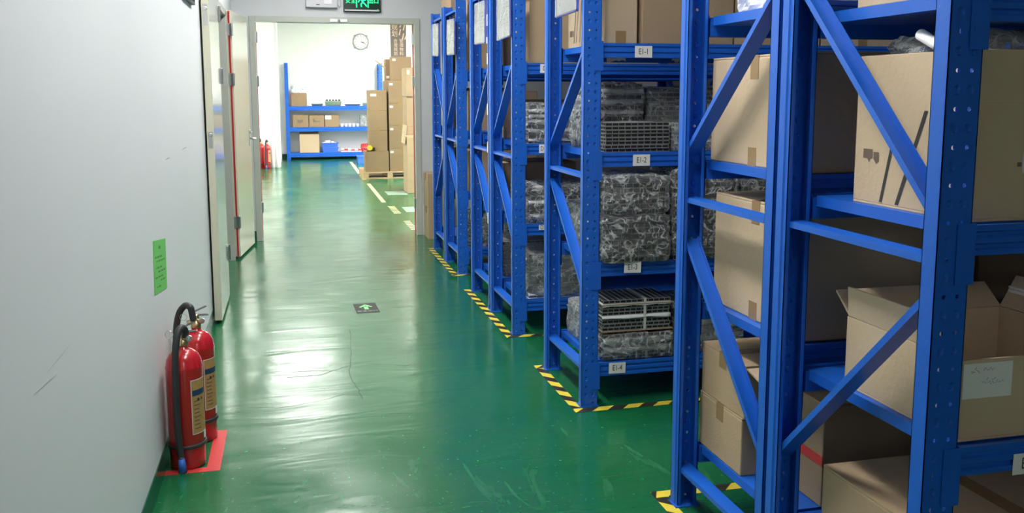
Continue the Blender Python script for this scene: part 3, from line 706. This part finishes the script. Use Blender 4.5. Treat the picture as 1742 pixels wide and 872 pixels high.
def bundle(label, x0, y0, z0, W, D, tk, n, nx=10, wrap=None, foam=(), board=(), strap=False, rz=0, seed=1, amp=.008, infl=.006, group=None, jit=.004, hextra=0, drop=1):
    t = thing('wire_grid_bundle', label, 'bundle of wire trays', (x0+W/2, y0+D/2, z0), (0, 0, rz), group)
    random.seed(seed); z = 0; g, c = panel_meshes(W, D, tk, nx)
    for i in range(n):
        if i in board:
            obj('cardboard_sheet', MB().box(-W/2-.01, W/2+.01, -D/2-.01, D/2+.01, 0, .004), 'kraft2', t, (random.uniform(-jit, jit), 0, z)); z += .0045
        if i in foam:
            b = MB(); m_ = 20; vs = []; fs = []
            for j in range(m_+1):       # a foam sheet that hangs over the front edge
                x = -W/2-.004+(W+.008)*j/m_; dr = drop*.010+drop*.022*abs(noise.noise(Vector((x*9, seed, i*3.3)))); yo = -D/2-.005-.006*abs(noise.noise(Vector((x*12, seed+5, i))))
                vs += [(x, D/2, .001), (x, -D/2, .002), (x, yo, -.001), (x, yo-.003, -dr)]
            for j in range(m_):
                for q in range(3): a = j*4+q; fs.append((a, a+1, a+5, a+4))
            b.add(vs, fs); o = obj('foam_sheet', b, 'foam', t, (0, 0, z), smooth=True)
            mo = o.modifiers.new('s', 'SOLIDIFY'); mo.thickness = .0015; z += .003
        dx, dy = random.uniform(-jit, jit), random.uniform(-jit, jit)
        o = link('wire_grid', g, t, (dx, dy, z)); link('tray', c, o); z += tk
    if strap:
        for x in (W*.12,) if strap == 1 else (-W*.2, W*.12):
            obj('strap', MB().box(x-.006, x+.006, -D/2-.007, -D/2-.005, 0, z).box(x-.006, x+.006, -D/2-.007, D/2, z, z+.0015), 'strap', t)
    if wrap:
        o = obj('plastic_wrap', crumple((W+2*infl+.012, D+2*infl+.012, z+hextra), seed, amp, 22), wrap, t, (0, 0, .0005))
    return t, z
# E1 shelf 3
bundle('black wire-tray stack at the front of the E1-2 shelf', 1.350, 3.785, LE[2], .303, .20, .0165, 8, 10, foam=(8,), seed=2)
bundle('foam-wrapped trays behind the black stack, upper left of the E1-2 shelf', 1.36, 4.06, LE[2], .27, .25, .024, 12, 7, wrap='film', foam=(2, 4, 5, 7, 9, 11), seed=3, amp=.012, drop=1.3)
bundle('tall milky-wrapped tray stack right of the foam-wrapped trays on the E1-2 shelf', 1.665, 4.03, LE[2], .26, .25, .022, 13, 7, wrap='filmmilky', strap=1, seed=4, amp=.008)
bundle('short tray stack right of the black stack on the E1-2 shelf', 1.680, 3.79, LE[2], .30, .20, .017, 7, 10, wrap='filmmilky', foam=(3, 6), seed=5)
bundle('tall tray stack farther along the E1-2 shelf', 1.95, 4.02, LE[2], .28, .26, .022, 13, 7, wrap='filmmilky', foam=(5, 9), seed=6)
# E1 shelf 2
bundle('crinkly clear-wrapped tray bundle at the front of the E1-3 shelf, under another', 1.335, 3.730, LE[1], .285, .26, .0255, 8, 9, wrap='film', seed=11, amp=.012, infl=.012, hextra=.008)
bundle('upper crinkly clear-wrapped tray bundle at the front of the E1-3 shelf', 1.340, 3.735, LE[1]+.214, .280, .25, .0235, 6, 9, wrap='film', seed=12, amp=.014, infl=.012, hextra=.028)
bundle('tall clear-wrapped tray bundle right of the stacked pair on the E1-3 shelf', 1.665, 3.735, LE[1], .29, .26, .025, 15, 9, wrap='film', seed=13, amp=.014, infl=.010, hextra=.03)
bundle('clear-wrapped tray bundle at the rear of the E1-3 shelf', 1.35, 4.04, LE[1], .30, .26, .024, 9, 8, wrap='filmmilky', seed=14, amp=.012, infl=.010)
bundle('clear-wrapped tray bundle deep along the E1-3 shelf', 2.0, 3.76, LE[1], .30, .30, .025, 14, 8, wrap='film', seed=15, amp=.012, infl=.010)
# E1 shelf 1
bundle('strapped tray stack with a foam skirt lying on the E1-4 shelf', 1.35, 3.775, LE[0], .33, .23, .019, 6, 12, wrap='film', foam=(3, 5, 6), seed=21, strap=1, amp=.007, drop=1.6)
bundle('strapped tray stack with cardboard sheets, topmost on the E1-4 shelf', 1.345, 3.78, LE[0]+.131, .325, .22, .0165, 8, 12, foam=(4, 7), board=(0, 7), seed=22, strap=1, drop=.7)
bundle('grey-wrapped tray stack at the rear of the E1-4 shelf beside the aisle', 1.35, 4.07, LE[0], .33, .24, .019, 9, 12, wrap='filmmilky', board=(7,), seed=23, strap=2)
bundle('tray stack farther right on the E1-4 shelf', 1.72, 3.80, LE[0], .33, .30, .019, 12, 10, wrap='filmmilky', foam=(4, 8), seed=24)
# D racks
bundle('foam-wrapped tray stack on the third shelf of the D rack', 1.345, 5.085, LD[2], .40, .38, .026, 8, 6, wrap='film', foam=(1, 3, 5, 6, 7), seed=31, amp=.014, drop=1.3)
bundle('loosely wrapped trays on the second shelf of the D rack', 1.345, 5.085, LD[1], .40, .40, .026, 6, 6, wrap='film', foam=(2, 5), seed=32, amp=.018, hextra=.05)
bundle('grey-wrapped tray stack on the bottom shelf of the D rack', 1.345, 5.085, LD[0], .40, .42, .026, 10, 6, wrap='filmmilky', seed=33, foam=(0, 1))
bundle('wrapped tray stack on the bottom shelf of the third rack from the end wall', 1.345, 5.76, LD[0], .40, .40, .026, 9, 6, wrap='filmmilky', seed=34)
bundle('wrapped tray stack on the bottom shelf of the second rack from the end wall', 1.345, 6.94, LD[0], .40, .40, .026, 10, 6, wrap='filmmilky', seed=35)

# ================================================================== FIRE EXTINGUISHERS
def arc(c, r, a0, a1, n, pl='xz'):
    out = []
    for i in range(n+1):
        a = R(a0+(a1-a0)*i/n); out.append((c[0]+r*math.cos(a), c[1], c[2]+r*math.sin(a)))
    return out
def extinguisher(label, x, y, s=1, hose='down', rz=0, group=None):
    t = thing('fire_extinguisher', label, 'fire extinguisher', (x, y, 0), (0, 0, rz), group)
    r = .0665*s; H = .455*s
    prof = [(r*.80, 0), (r*.97, .004), (r*.97, .07*s), (r, .074*s), (r, H-.075*s), (r*1.012, H-.070*s), (r*.995, H-.066*s), (r*.93, H-.040*s), (r*.75, H-.018*s), (r*.45, H-.004*s), (.018*s, H), (.018*s, H+.012*s)]
    obj('cylinder', MB().lathe(prof, n=40), 'red', t, smooth=True)
    obj('band', MB().lathe([(r+.0005, .080*s), (r+.004, .082*s), (r+.004, .094*s), (r+.0005, .096*s)], n=40), 'rubber', t, smooth=True)
    # curved paper label, facing the aisle
    def wrap(a0, a1, z0, z1, off, mt, nm_):
        b = MB(); n = 14; vs = []; fs = []
        for i in range(n+1):
            a = R(a0+(a1-a0)*i/n)
            for z in (z0, z1): vs.append(((r+off)*math.cos(a), (r+off)*math.sin(a), z*s))
        for i in range(n): fs.append((2*i, 2*i+2, 2*i+3, 2*i+1))
        return obj(nm_, b.add(vs, fs), mt, t, smooth=True)
    wrap(-66, -2, .135, .345, .0006, 'paper', 'label_border'); wrap(-64, -4, .138, .342, .0009, 'gold', 'label_panel'); wrap(-62, -6, .283, .305, .0012, 'navy', 'label_panel')
    b_ = MB()
    for k in range(8):
        z = .155+.015*k
        wrap(-58, -34-3*(k % 3), z, z+.004, .0012, 'greyink', 'label_print')
    wrap(-46, -36, .262, .272, .0013, 'ink', 'label_print'); wrap(-30, -24, .262, .272, .0013, 'ink', 'label_print')
    wrap(-22, -4, .108, .140, .0012, 'paper', 'inspection_tag')
    v = MB().lathe([(.016*s, H+.008*s), (.020*s, H+.012*s), (.020*s, H+.030*s), (.014*s, H+.034*s), (.013*s, H+.06*s), (.010*s, H+.065*s)], n=18)
    v.tube([(0, 0, H+.035*s), (-.032*s, -.012*s, H+.035*s)], .009*s); v.tube([(0, 0, H+.04*s), (.022*s, -.022*s, H+.042*s)], .007*s)
    vo = obj('valve', v, 'brass', t, smooth=True)
    obj('gauge', MB().lathe([(.0, 0), (.011*s, 0), (.011*s, .010*s), (.0, .012*s)], (.026*s, -.018*s, H+.042*s), ax='y', n=18), 'steel', t)
    hd = MB().prism([(-.011*s, 0), (.011*s, 0), (.009*s, .004*s), (-.009*s, .004*s)], (-.02*s, .01, H+.058*s), (.045*s, .035, H+.052*s), (0, 1, 0))
    hd.prism([(-.011*s, 0), (.011*s, 0), (.009*s, .004*s), (-.009*s, .004*s)], (-.02*s, .01, H+.066*s), (.040*s, .032, H+.088*s), (0, 1, 0))
    obj('handle', hd, 'darkmetal', t, bevel=.001)
    rg = MB(); rg.tube([(-.045*s+.014*s*math.cos(a*.42), -.012, H+.058*s+.014*s*math.sin(a*.42)) for a in range(16)], .0013*s, 6); obj('safety_pin', rg, 'steel', t, smooth=True)
    if hose == 'down':
        pts = [(-.030*s, -.012*s, H+.035*s), (-.040*s, -.025*s, H+.075*s), (-.030*s, -.045*s, H+.125*s), (-.006*s, -.060*s, H+.140*s), (-.004*s, -.074*s, H+.09*s)]
        pts = [(.010*s, -.010*s, H+.045*s), (.014*s, -.016*s, H+.070*s), (.004*s, -.032*s, H+.090*s), (-.008*s, -.054*s, H+.080*s), (-.016*s, -.070*s, H+.035*s), (-.020*s, -.078*s, H-.02*s), (-.022*s, -.078*s, H-.14*s), (-.024*s, -.078*s, .22*s), (-.020*s, -.078*s, .10*s), (-.016*s, -.080*s, .062*s)]
        # smooth
        P = [Vector(p) for p in pts]
        for _ in range(2):
            Q = [P[0]]
            for p, q in zip(P[:-1], P[1:]): Q += [p*.75+q*.25, p*.25+q*.75]
            Q.append(P[-1]); P = Q
        obj('hose', MB().tube(P, .013*s, 12), 'rubber', t, smooth=True)
        obj('nozzle', MB().tube([(-.016*s, -.080*s, .066*s), (-.015*s, -.081*s, .052*s)], .009*s, 14).tube([(-.015*s, -.081*s, .054*s), (-.012*s, -.082*s, .004)], .0115*s, 14, m=1, r2=.0165*s), ['steel', 'nozzle'], t, smooth=True)
    else:
        pts = [(-.008*s, -.01*s, H+.045*s), (-.014*s, -.012*s, H+.09*s), (-.018*s, -.012*s, H+.10*s), (-.040*s, .01*s, H+.105*s), (-.072*s, .03*s, H+.06*s), (-.085*s, .03*s, H-.05*s), (-.084*s, .03*s, .20), (-.08*s, .03*s, .06)]
        P = [Vector(p) for p in pts]
        for _ in range(2):
            Q = [P[0]]
            for p, q in zip(P[:-1], P[1:]): Q += [p*.75+q*.25, p*.25+q*.75]
            Q.append(P[-1]); P = Q
        obj('hose', MB().tube(P, .013*s, 12), 'rubber', t, smooth=True)
        obj('nozzle', MB().tube([(-.08*s, .03*s, .065), (-.08*s, .03*s, .01)], .011, 14, r2=.015), 'nozzle', t, smooth=True)
    return t
extinguisher('front red fire extinguisher on the floor with its hose and blue nozzle facing the camera', -.4175, 3.500)
extinguisher('rear red fire extinguisher, half hidden behind the front one', -.395, 3.765, 1.0, 'up')
b = MB().box(-.347, -.297, 3.408, 3.835, 0, .0008).box(-.495, -.347, 3.408, 3.450, 0, .0008)
tag(obj('floor_tape', b, 'redtape'), 'red tape corner marking the floor around the fire extinguishers', 'floor tape')

# ================================================================== FLOOR MARKINGS
def hazard(label, segs, wd=.048, period=.145, group='hazard tapes around the racks'):
    """segs: list of (x0,y0,x1,y1) runs, one object"""
    b = MB()
    for (x0, y0, x1, y1) in segs:
        p, q = Vector((x0, y0, 0)), Vector((x1, y1, 0)); Lg = (q-p).length; d = (q-p)/Lg; n = Vector((-d.y, d.x, 0)); k = 0
        ph = random.uniform(0, period)
        # clip the slanted stripes to the strip's own ends
        s = -wd-ph
        while s < Lg:
            e = s+period/2
            for (a0, a1, m_) in ((s, e, 0), (e, s+period, 1)):
                # stripe corners on both edges (slanted by 45 degrees)
                c = [(a0, 0), (a1, 0), (a1+wd, wd), (a0+wd, wd)]
                c = [(min(max(u, 0), Lg), v) for u, v in c]
                if c[1][0]-c[0][0] < 1e-5 and c[2][0]-c[3][0] < 1e-5: continue
                b.add([p+d*u+n*v+Vector((0, 0, .0008+.0004*(1-abs(d.y)))) for u, v in c], [(0, 1, 2, 3)], m_)
            s += period
    o = obj('hazard_tape', b, ['yellow', 'blacktape']); return tag(o, label, 'floor tape', group)
hazard('yellow and black tape around the farthest rack pair', [(1.236, 6.80, 1.236, 8.11), (1.19, 6.79, 3.5, 6.79)])
hazard('yellow and black tape around the D rack pair', [(1.228, 4.96, 1.228, 6.30), (1.18, 4.95, 3.5, 4.95)])
hazard('yellow and black tape around the E1 rack', [(1.236, 3.68, 1.236, 4.38), (1.19, 3.675, 3.5, 3.675), (1.19, 4.345, 1.29, 4.345)])
hazard('yellow and black tape around the nearest rack pair', [(1.244, 1.4, 1.244, 2.84), (1.20, 2.795, 3.5, 2.795)])
def strip(label, x0, y0, x1, y1, wd, mt='paleyellow', group='yellow floor lines in the far room'):
    b = MB().bar((x0, y0, .0005), (x1, y1, .0005), wd, .0008, (1, 0, 0)); return tag(obj('floor_line', b, mt), label, 'floor line', group)
strip('yellow floor line in front of the far shelving', 1.205, 19.05, 1.17, 16.1, .06)
strip('yellow floor line passing the pallet', 1.165, 15.9, 1.165, 15.0, .06)
strip('longest yellow floor line, nearer than the pallet', 1.17, 14.3, 1.155, 11.75, .055)
b = MB()
for i in range(6): b.box(1.16, 1.245, 10.62+i*.13, 10.68+i*.13, 0, .0008)
tag(obj('floor_line', b, 'paleyellow'), 'broken worn yellow stripes just beyond the doorway', 'floor line', 'yellow floor lines in the far room')
b = MB()
for i in range(6): b.box(1.19, 1.26, 9.28+i*.12, 9.34+i*.12, 0, .0008)
tag(obj('floor_line', b, 'paleyellow'), 'short yellow stripes at the right foot of the doorway', 'floor line', 'yellow floor lines in the far room')
tag(obj('worn_floor_patch', MB().box(1.30, 1.58, 12.6, 13.1, 0, .0005), 'wear'), 'pale worn rectangle on the floor near the pallet', 'floor patch')
tag(obj('worn_floor_patch', MB().box(1.32, 1.62, 10.7, 11.2, 0, .0005), 'wear'), 'pale worn rectangle on the floor nearest the doorway', 'floor patch')
# arrow sticker
t = thing('floor_sign', 'dark exit direction sticker with a green arrow on the aisle floor', 'floor sign', (.450, 5.892, 0), (0, 0, R(1.5)))
obj('backing', MB().box(-.0735, .0735, -.138, .138, 0, .0008), 'signdark', t)
b = MB().add([(-.014, -.04, .0011), (.014, -.04, .0011), (.014, .045, .0011), (-.014, .045, .0011)], [(0, 1, 2, 3)])
b.add([(-.045, .035, .0011), (-.034, .020, .0011), (0, .062, .0011), (0, .105, .0011)], [(0, 1, 2, 3)]); b.add([(.045, .035, .0011), (0, .105, .0011), (0, .062, .0011), (.034, .020, .0011)], [(0, 1, 2, 3)])
obj('arrow', b, 'arrow', t)
text('安全出口', .034, 'wear', t, (0, -.085, .0012), 'up', name='lettering', extrude=.0002)

# ================================================================== FAR ROOM
rG, bG = rack('blue shelving rack against the back wall of the far room', -.085, 19.86, 2.06, .42, 2.05, [.15, .695, 1.14], 'A', bh=.09, bars=(.16, 1.04), cat='shelving rack')
Lv = [.15, .695, 1.14]
ya = 19.90
carton('carton holding white bags on the far rack top shelf', .04, .365, ya, 20.22, Lv[2], 1.42, 'kraft4', tape='y', labels=[('front', .055, .085, 1.385, 1.41, 'redprint')])
o = obj('crumpled_plastic_bag', crumple((.36, .26, .14), 5, .03, 12), 'whiteplastic', None, (.24, 20.05, 1.421)); tag(o, 'crumpled white bags on the far rack top shelf carton', 'plastic bag')
carton('left carton on the far rack middle shelf', .06, .385, ya, 20.22, Lv[1], .955, 'kraft4', tape='y', marks=[('front', [(.15, .80), (.20, .78), (.27, .80), (.27, .86), (.2, .84), (.16, .87)])])
carton('middle carton on the far rack middle shelf', .40, .715, ya, 20.22, Lv[1], .945, 'kraft4', tape='y', marks=[('front', [(.48, .80), (.63, .80), (.62, .83), (.52, .83), (.52, .87), (.48, .87)])])
carton('carton with a white label on the far rack middle shelf', .73, 1.03, ya, 20.22, Lv[1], .95, 'kraft4', tape='y', labels=[('front', .735, .865, .86, .94)])
t, a, c, h = open_carton('wide carton with its front flap hanging on the far rack bottom shelf', .19, .60, ya, 20.22, Lv[0], .545, 'kraft3', [('B', .12, 60)])
obj('flap', MB().box(-.205, .205, -.004, .004, -.24, 0), 'kraft3', t, (0, -c-.006, h), rot=(.05, 0, 0), bevel=.001)
def tray(label, x0, x1, y0, y1, z0, h, mt, name='plastic_crate', cat='crate'):
    t = thing(name, label, cat, ((x0+x1)/2, (y0+y1)/2, z0)); a, c = (x1-x0)/2, (y1-y0)/2; k = .9
    b = MB(); o_ = [(-a*k, -c*k, 0), (a*k, -c*k, 0), (a*k, c*k, 0), (-a*k, c*k, 0), (-a, -c, h), (a, -c, h), (a, c, h), (-a, c, h)]
    i_ = [(x*.95, y*.95, z+(.006 if z < h/2 else 0)) for x, y, z in o_]
    b.add(o_+i_, [(0, 3, 2, 1), (0, 1, 5, 4), (1, 2, 6, 5), (2, 3, 7, 6), (3, 0, 4, 7), (8, 9, 10, 11), (8, 12, 13, 9), (9, 13, 14, 10), (10, 14, 15, 11), (11, 15, 12, 8), (4, 5, 13, 12), (5, 6, 14, 13), (6, 7, 15, 14), (7, 4, 12, 15)])
    obj('shell', b, mt, t, bevel=.002)
    obj('rim', MB().box(-a-.008, a+.008, -c-.008, -c+.002, h-.018, h).box(-a-.008, a+.008, c-.002, c+.008, h-.018, h).box(-a-.008, -a+.002, -c, c, h-.018, h).box(a-.002, a+.008, -c, c, h-.018, h), mt, t)
    return t
tray('lower blue crate of the stacked pair on the far rack bottom shelf', .66, 1.00, ya, 20.2, Lv[0], .105, 'bluebin')
tray('upper blue crate of the stacked pair on the far rack bottom shelf', .66, 1.00, ya, 20.2, Lv[0]+.106, .10, 'bluebin')
tray('blue crate on the floor beside the pallet', 1.30, 1.62, 18.45, 18.80, 0, .155, 'bluebin')
for i, (x, y, r_, z) in enumerate(((.70, 20.0, .045, Lv[0]+.113), (.775, 20.02, .06, Lv[0]+.113), (.87, 20.0, .05, Lv[0]+.113), (.93, 20.08, .04, Lv[0]+.113))):
    o = obj('paper_roll', MB().lathe([(.012, 0), (r_, .0), (r_, r_*2.4), (.012, r_*2.4)], n=18), 'paper', None, (x, y, z), smooth=False)
    tag(o, ['leftmost white paper roll in the upper blue crate', 'tallest white paper roll in the upper blue crate', 'third white paper roll from the left in the blue crate', 'smallest white paper roll in the blue crate'][i], 'paper roll', 'white rolls in the upper blue crate')
random.seed(12)
for i in range(6):
    x = 1.09+i*.075; hh = random.uniform(.06, .09)
    t = thing('small_packet', ['white and red packet nearest the blue crates', 'red and white packet, second from the blue crates', 'white packet in the middle of the bottom shelf row', 'red topped packet right of the middle', 'packet second from the pallet boxes', 'reddish packet beside the pallet boxes'][i], 'packet', (x, 20.0, Lv[0]), group='packets on the far bottom shelf')
    obj('carton', MB().box(-.034, .034, -.06, .06, 0, hh), 'paper', t, bevel=.002); obj('print_band', MB().box(-.0345, .0345, -.0606, -.06, hh*.35, hh*(.9 if i % 2 else .6)), 'redprint' if i != 2 else 'handink', t)
o = obj('cloth_bundle', crumple((.16, .16, .16), 8, .02, 10), 'redprint', None, (1.58, 20.0, Lv[0])); tag(o, 'dark red cloth bundle at the right of the far rack bottom shelf', 'cloth')
random.seed(5)
for i in range(5):
    x = 1.09+i*.085
    o = obj('foam_cup', MB().lathe([(.028, 0), (.036, .07), (.030, .07), (.024, .008)], n=16), 'whiteplastic', None, (x, 19.98, Lv[1]), smooth=False)
    tag(o, ('leftmost', 'second from the left', 'middle', 'fourth from the left', 'rightmost')[i]+' of the white cups on the far rack middle shelf', 'cup', 'white cups on the far middle shelf')
o = obj('white_tray', MB().box(1.05, 1.48, 20.06, 20.2, Lv[1], Lv[1]+.05), 'whiteplastic', None, bevel=.004); tag(o, 'flat white tray behind the row of cups on the far rack', 'tray')
o = obj('crumpled_plastic_bag', crumple((.16, .2, .24), 15, .02, 10), 'filmmilky', None, (1.57, 20.0, Lv[1])); tag(o, 'standing clear plastic bag at the right of the far middle shelf', 'plastic bag')
for i, (x0, x1, hh) in enumerate(((.46, .70, .05), (.74, 1.10, .10), (1.16, 1.50, .04), (1.54, 1.72, .07))):
    t = thing('metal_tray', ['thin silver tray beside the carton on the far top shelf', 'deepest silver tray with dark fittings on the far top shelf', 'long low silver tray on the far top shelf', 'rightmost silver tray on the far top shelf'][i], 'tray', ((x0+x1)/2, 20.02, Lv[2]), group='silver trays on the far top shelf')
    a = (x1-x0)/2
    obj('pan', MB().add([(-a*.85, -.1, 0), (a*.85, -.1, 0), (a*.85, .1, 0), (-a*.85, .1, 0), (-a, -.12, hh), (a, -.12, hh), (a, .12, hh), (-a, .12, hh)], [(0, 3, 2, 1), (0, 1, 5, 4), (1, 2, 6, 5), (2, 3, 7, 6), (3, 0, 4, 7)]), 'steel', t).modifiers.new('s', 'SOLIDIFY').thickness = .003
    if i == 1:
        for k in range(5): obj('fitting', MB().lathe([(.022, 0), (.022, .02), (.012, .03)], n=12), 'black', t, (-.13+.065*k, -.02, hh+.012))
        obj('rack_plate', MB().box(-a*.9, a*.9, -.10, .10, hh, hh+.012), 'steel', t)
# clock
t = thing('wall_clock', 'round white wall clock on the far wall', 'clock', (1.566, FYE, 2.53))
obj('rim', MB().lathe([(.150, 0), (.175, .0), (.178, .02), (.170, .035), (.152, .035), (.150, .02)], ax='y', n=40), 'clockrim', t, smooth=True)
for k in range(8):
    a = k*math.pi/4; obj('petal', MB().lathe([(.0, 0), (.026, 0), (.026, .026), (.0, .026)], (.172*math.cos(a), -.001, .172*math.sin(a)), ax='y', n=14), 'clockrim' if k % 2 else 'whiteplastic', t)
obj('dial', MB().lathe([(.0, 0), (.152, 0), (.152, .028), (.0, .028)], ax='y', n=40), 'clockface', t)
b = MB()
for k in range(12):
    a = k*math.pi/6; b.bar((.115*math.sin(a), -.029, .115*math.cos(a)), (.138*math.sin(a), -.029, .138*math.cos(a)), .008, .002, (math.cos(a), 0, -math.sin(a)))
obj('hour_marks', b, 'ink', t)
obj('hour_hand', MB().bar((0, -.031, 0), (.072, -.031, -.010), .012, .002, (0, 0, 1)), 'ink', t); obj('minute_hand', MB().bar((0, -.033, 0), (.100, -.033, -.045), .009, .002, (0, 0, 1)), 'ink', t)
# slogan board
t = thing('slogan_board', 'dark brown slogan board with tan characters on the far wall', 'wall sign', (2.39, FYE, 2.42))
obj('board', MB().box(-.17, .17, -.02, 0, -.50, .50), 'signbrown', t, bevel=.003)
text('规\n划', .145, 'letter', t, (-.085, -.0215, .36), name='heading_characters', extrude=.001)
for k, s_ in enumerate('合理规划'): text(s_, .092, 'letter', t, (-.065, -.0215, .135-k*.092), name='character', extrude=.001)
for k, s_ in enumerate('管理物料'): text(s_, .092, 'letter', t, (.065, -.0215, .135-k*.092), name='character', extrude=.001)
b = MB()
for (x, z, l) in ((.035, .33, .13), (.105, .24, .13), (.125, .43, .12), (.045, .455, .04), (.155, .21, .08)): b.bar((x-.015, -.021, z-l/2), (x+.015, -.021, z+l/2), .024, .002, (1, 0, 0))
obj('slanted_stripes', b, 'letter', t)
# pallet and the stacks on it
t = thing('wooden_pallet', 'light wooden pallet under the carton stacks in the far room', 'pallet', (1.60, 15.6, 0))
for i, x in enumerate((-.40, 0, .40)): obj('skid', MB().box(x-.045, x+.045, -.5, .5, .015, .095), 'wood', t)
for y in (-.46, -.23, 0, .23, .46): obj('top_board', MB().box(-.45, .45, y-.05, y+.05, .0955, .113), 'wood', t)
for y in (-.45, 0, .45): obj('bottom_board', MB().box(-.45, .45, y-.05, y+.05, 0, .0148), 'wood', t)
PZ = .1135
carton('wide carton at the front of the pallet under a yellow tape dispenser', 1.195, 1.585, 15.12, 15.48, PZ, .455, 'kraft4', tape='y')
zz = [(PZ, .50), (.5005, .88), (.8805, 1.25), (1.2505, 1.62)]
lab = ['bottom carton of the right pallet stack', 'second carton up in the right pallet stack', 'third carton up in the right pallet stack', 'fourth carton up in the right pallet stack']
for (z0, z1), s_ in zip(zz, lab): carton(s_, 1.60, 1.965, 15.14, 15.52, z0, z1, 'kraft4', tape='y', group='cartons stacked on the pallet', labels=[('front', 1.615, 1.67, z1-.08, z1-.045)])
carton('topmost carton on the right pallet stack', 1.665, 1.99, 15.16, 15.5, 1.6205, 2.01, 'kraft4', tape='y', group='cartons stacked on the pallet', labels=[('front', 1.675, 1.73, 1.94, 1.975)])
tq = carton('narrow carton with a raised flap behind the topmost one', 1.60, 1.75, 15.53, 15.8, 1.6205, 1.98, 'kraft4', tape='y', labels=[('front', 1.61, 1.66, 1.66, 1.70)])
obj('flap', MB().box(-.20, 0, -.12, .12, -.003, .003), 'kraft_in', tq, (-.075, 0, .22), rot=(0, R(38), 0))
carton('crate-like carton under the narrow carton on the pallet', 1.60, 1.965, 15.53, 16.05, PZ, 1.62, 'kraft4', tape='y')
for k, (z0, z1) in enumerate(((.456, .80), (.8005, 1.128), (1.1285, 1.46))):
    carton(['lowest of the three cartons in the left pallet stack', 'middle of the three cartons in the left pallet stack', 'top carton of the left pallet stack, with a white label'][k], 1.265, 1.568, 15.16, 15.46, z0, z1, 'kraft4', tape='y', group='cartons stacked on the pallet', labels=[('front', 1.30, 1.40, z1-.10, z1-.06)] if k == 2 else ())
t = thing('tape_dispenser', 'yellow and black tape dispenser on the front pallet carton', 'tape dispenser', (1.22+.13, 15.135, .456))
t.location = (1.245, 15.145, .4565); t.scale = (1, 1, 1)
obj('frame', MB().box(-.02, .11, -.02, .02, 0, .012).box(.09, .11, -.02, .02, .012, .06), 'black', t, bevel=.002); obj('tape_roll', MB().lathe([(.02, -.02), (.042, -.02), (.042, .02), (.02, .02)], (.03, 0, .055), ax='y', n=20), 'yellow', t)
# nearer pile at the right jamb
carton('white-labelled carton at the foot of the pile beside the right door jamb', 1.665, 2.05, 13.2, 13.7, 0, .55, 'kraft2', tape='y', labels=[('front', 1.70, 1.76, .30, .42)])
carton('carton under the open one in the pile beside the right door jamb', 1.66, 2.05, 13.22, 13.7, .5505, .93, 'kraft2', tape='y')
obj('flap', MB().box(-.004, .004, -.2, .2, -.0, .26), 'kraft3', tag(thing('folded_carton', 'half open carton jutting left from the pile beside the right door jamb', 'cardboard box', (1.60, 13.05, .56)), None), (-.05, 0, .07), rot=(0, R(6), 0))
fc = [o for o in COL.objects if o.name.startswith('folded_carton')][0]
fc.location = (1.60, 12.96, 0.0)
obj('body', MB().box(-.01, .20, -.22, .22, .0, .52).box(-.01, .20, -.22, .22, .52, .80), 'kraft', fc, bevel=.004)
[o for o in fc.children if o.name.startswith('flap')][0].location = (-.035, 0, .70)
carton('third carton up in the pile beside the right door jamb', 1.655, 2.05, 13.22, 13.7, .9305, 1.36, 'kraft2', tape='y')
carton('top carton of the pile beside the right door jamb', 1.65, 2.05, 13.2, 13.7, 1.3605, 1.775, 'kraft2', tape='y', labels=[('front', 1.665, 1.70, 1.68, 1.74)])
# far left foot: extinguisher and wrapped rolls
extinguisher('distant red fire extinguisher at the left foot of the far room pilaster', -.44, 17.70, 1.0, 'down')
extinguisher('second distant red fire extinguisher behind the first, left of the white rolls', -.54, 17.84, 1.0, 'up')
for i, x in enumerate((-.335, -.245)):
    t = thing('wrapped_roll', ['left white wrapped roll standing by the pilaster', 'right white wrapped roll standing by the pilaster'][i], 'wrapped roll', (x, 17.80, 0), group='white rolls by the pilaster')
    obj('roll', MB().lathe([(.035, 0), (.04, .01), (.04, .49), (.03, .50)], n=20), 'whiteplastic', t, smooth=True); obj('cap', MB().lathe([(.03, .50), (.03, .53), (.012, .535)], n=16), 'foam', t)
t = thing('socket_box', 'small white socket box on the edge of the far room pilaster', 'socket', (-.205, 17.95, 1.12))
obj('box', MB().box(-.03, .03, -.03, 0, -.04, .04), 'whiteplastic', t, bevel=.003); obj('conduit', MB().tube([(0, -.012, .04), (0, -.012, 1.9)], .012, 10), 'whiteplastic', t)
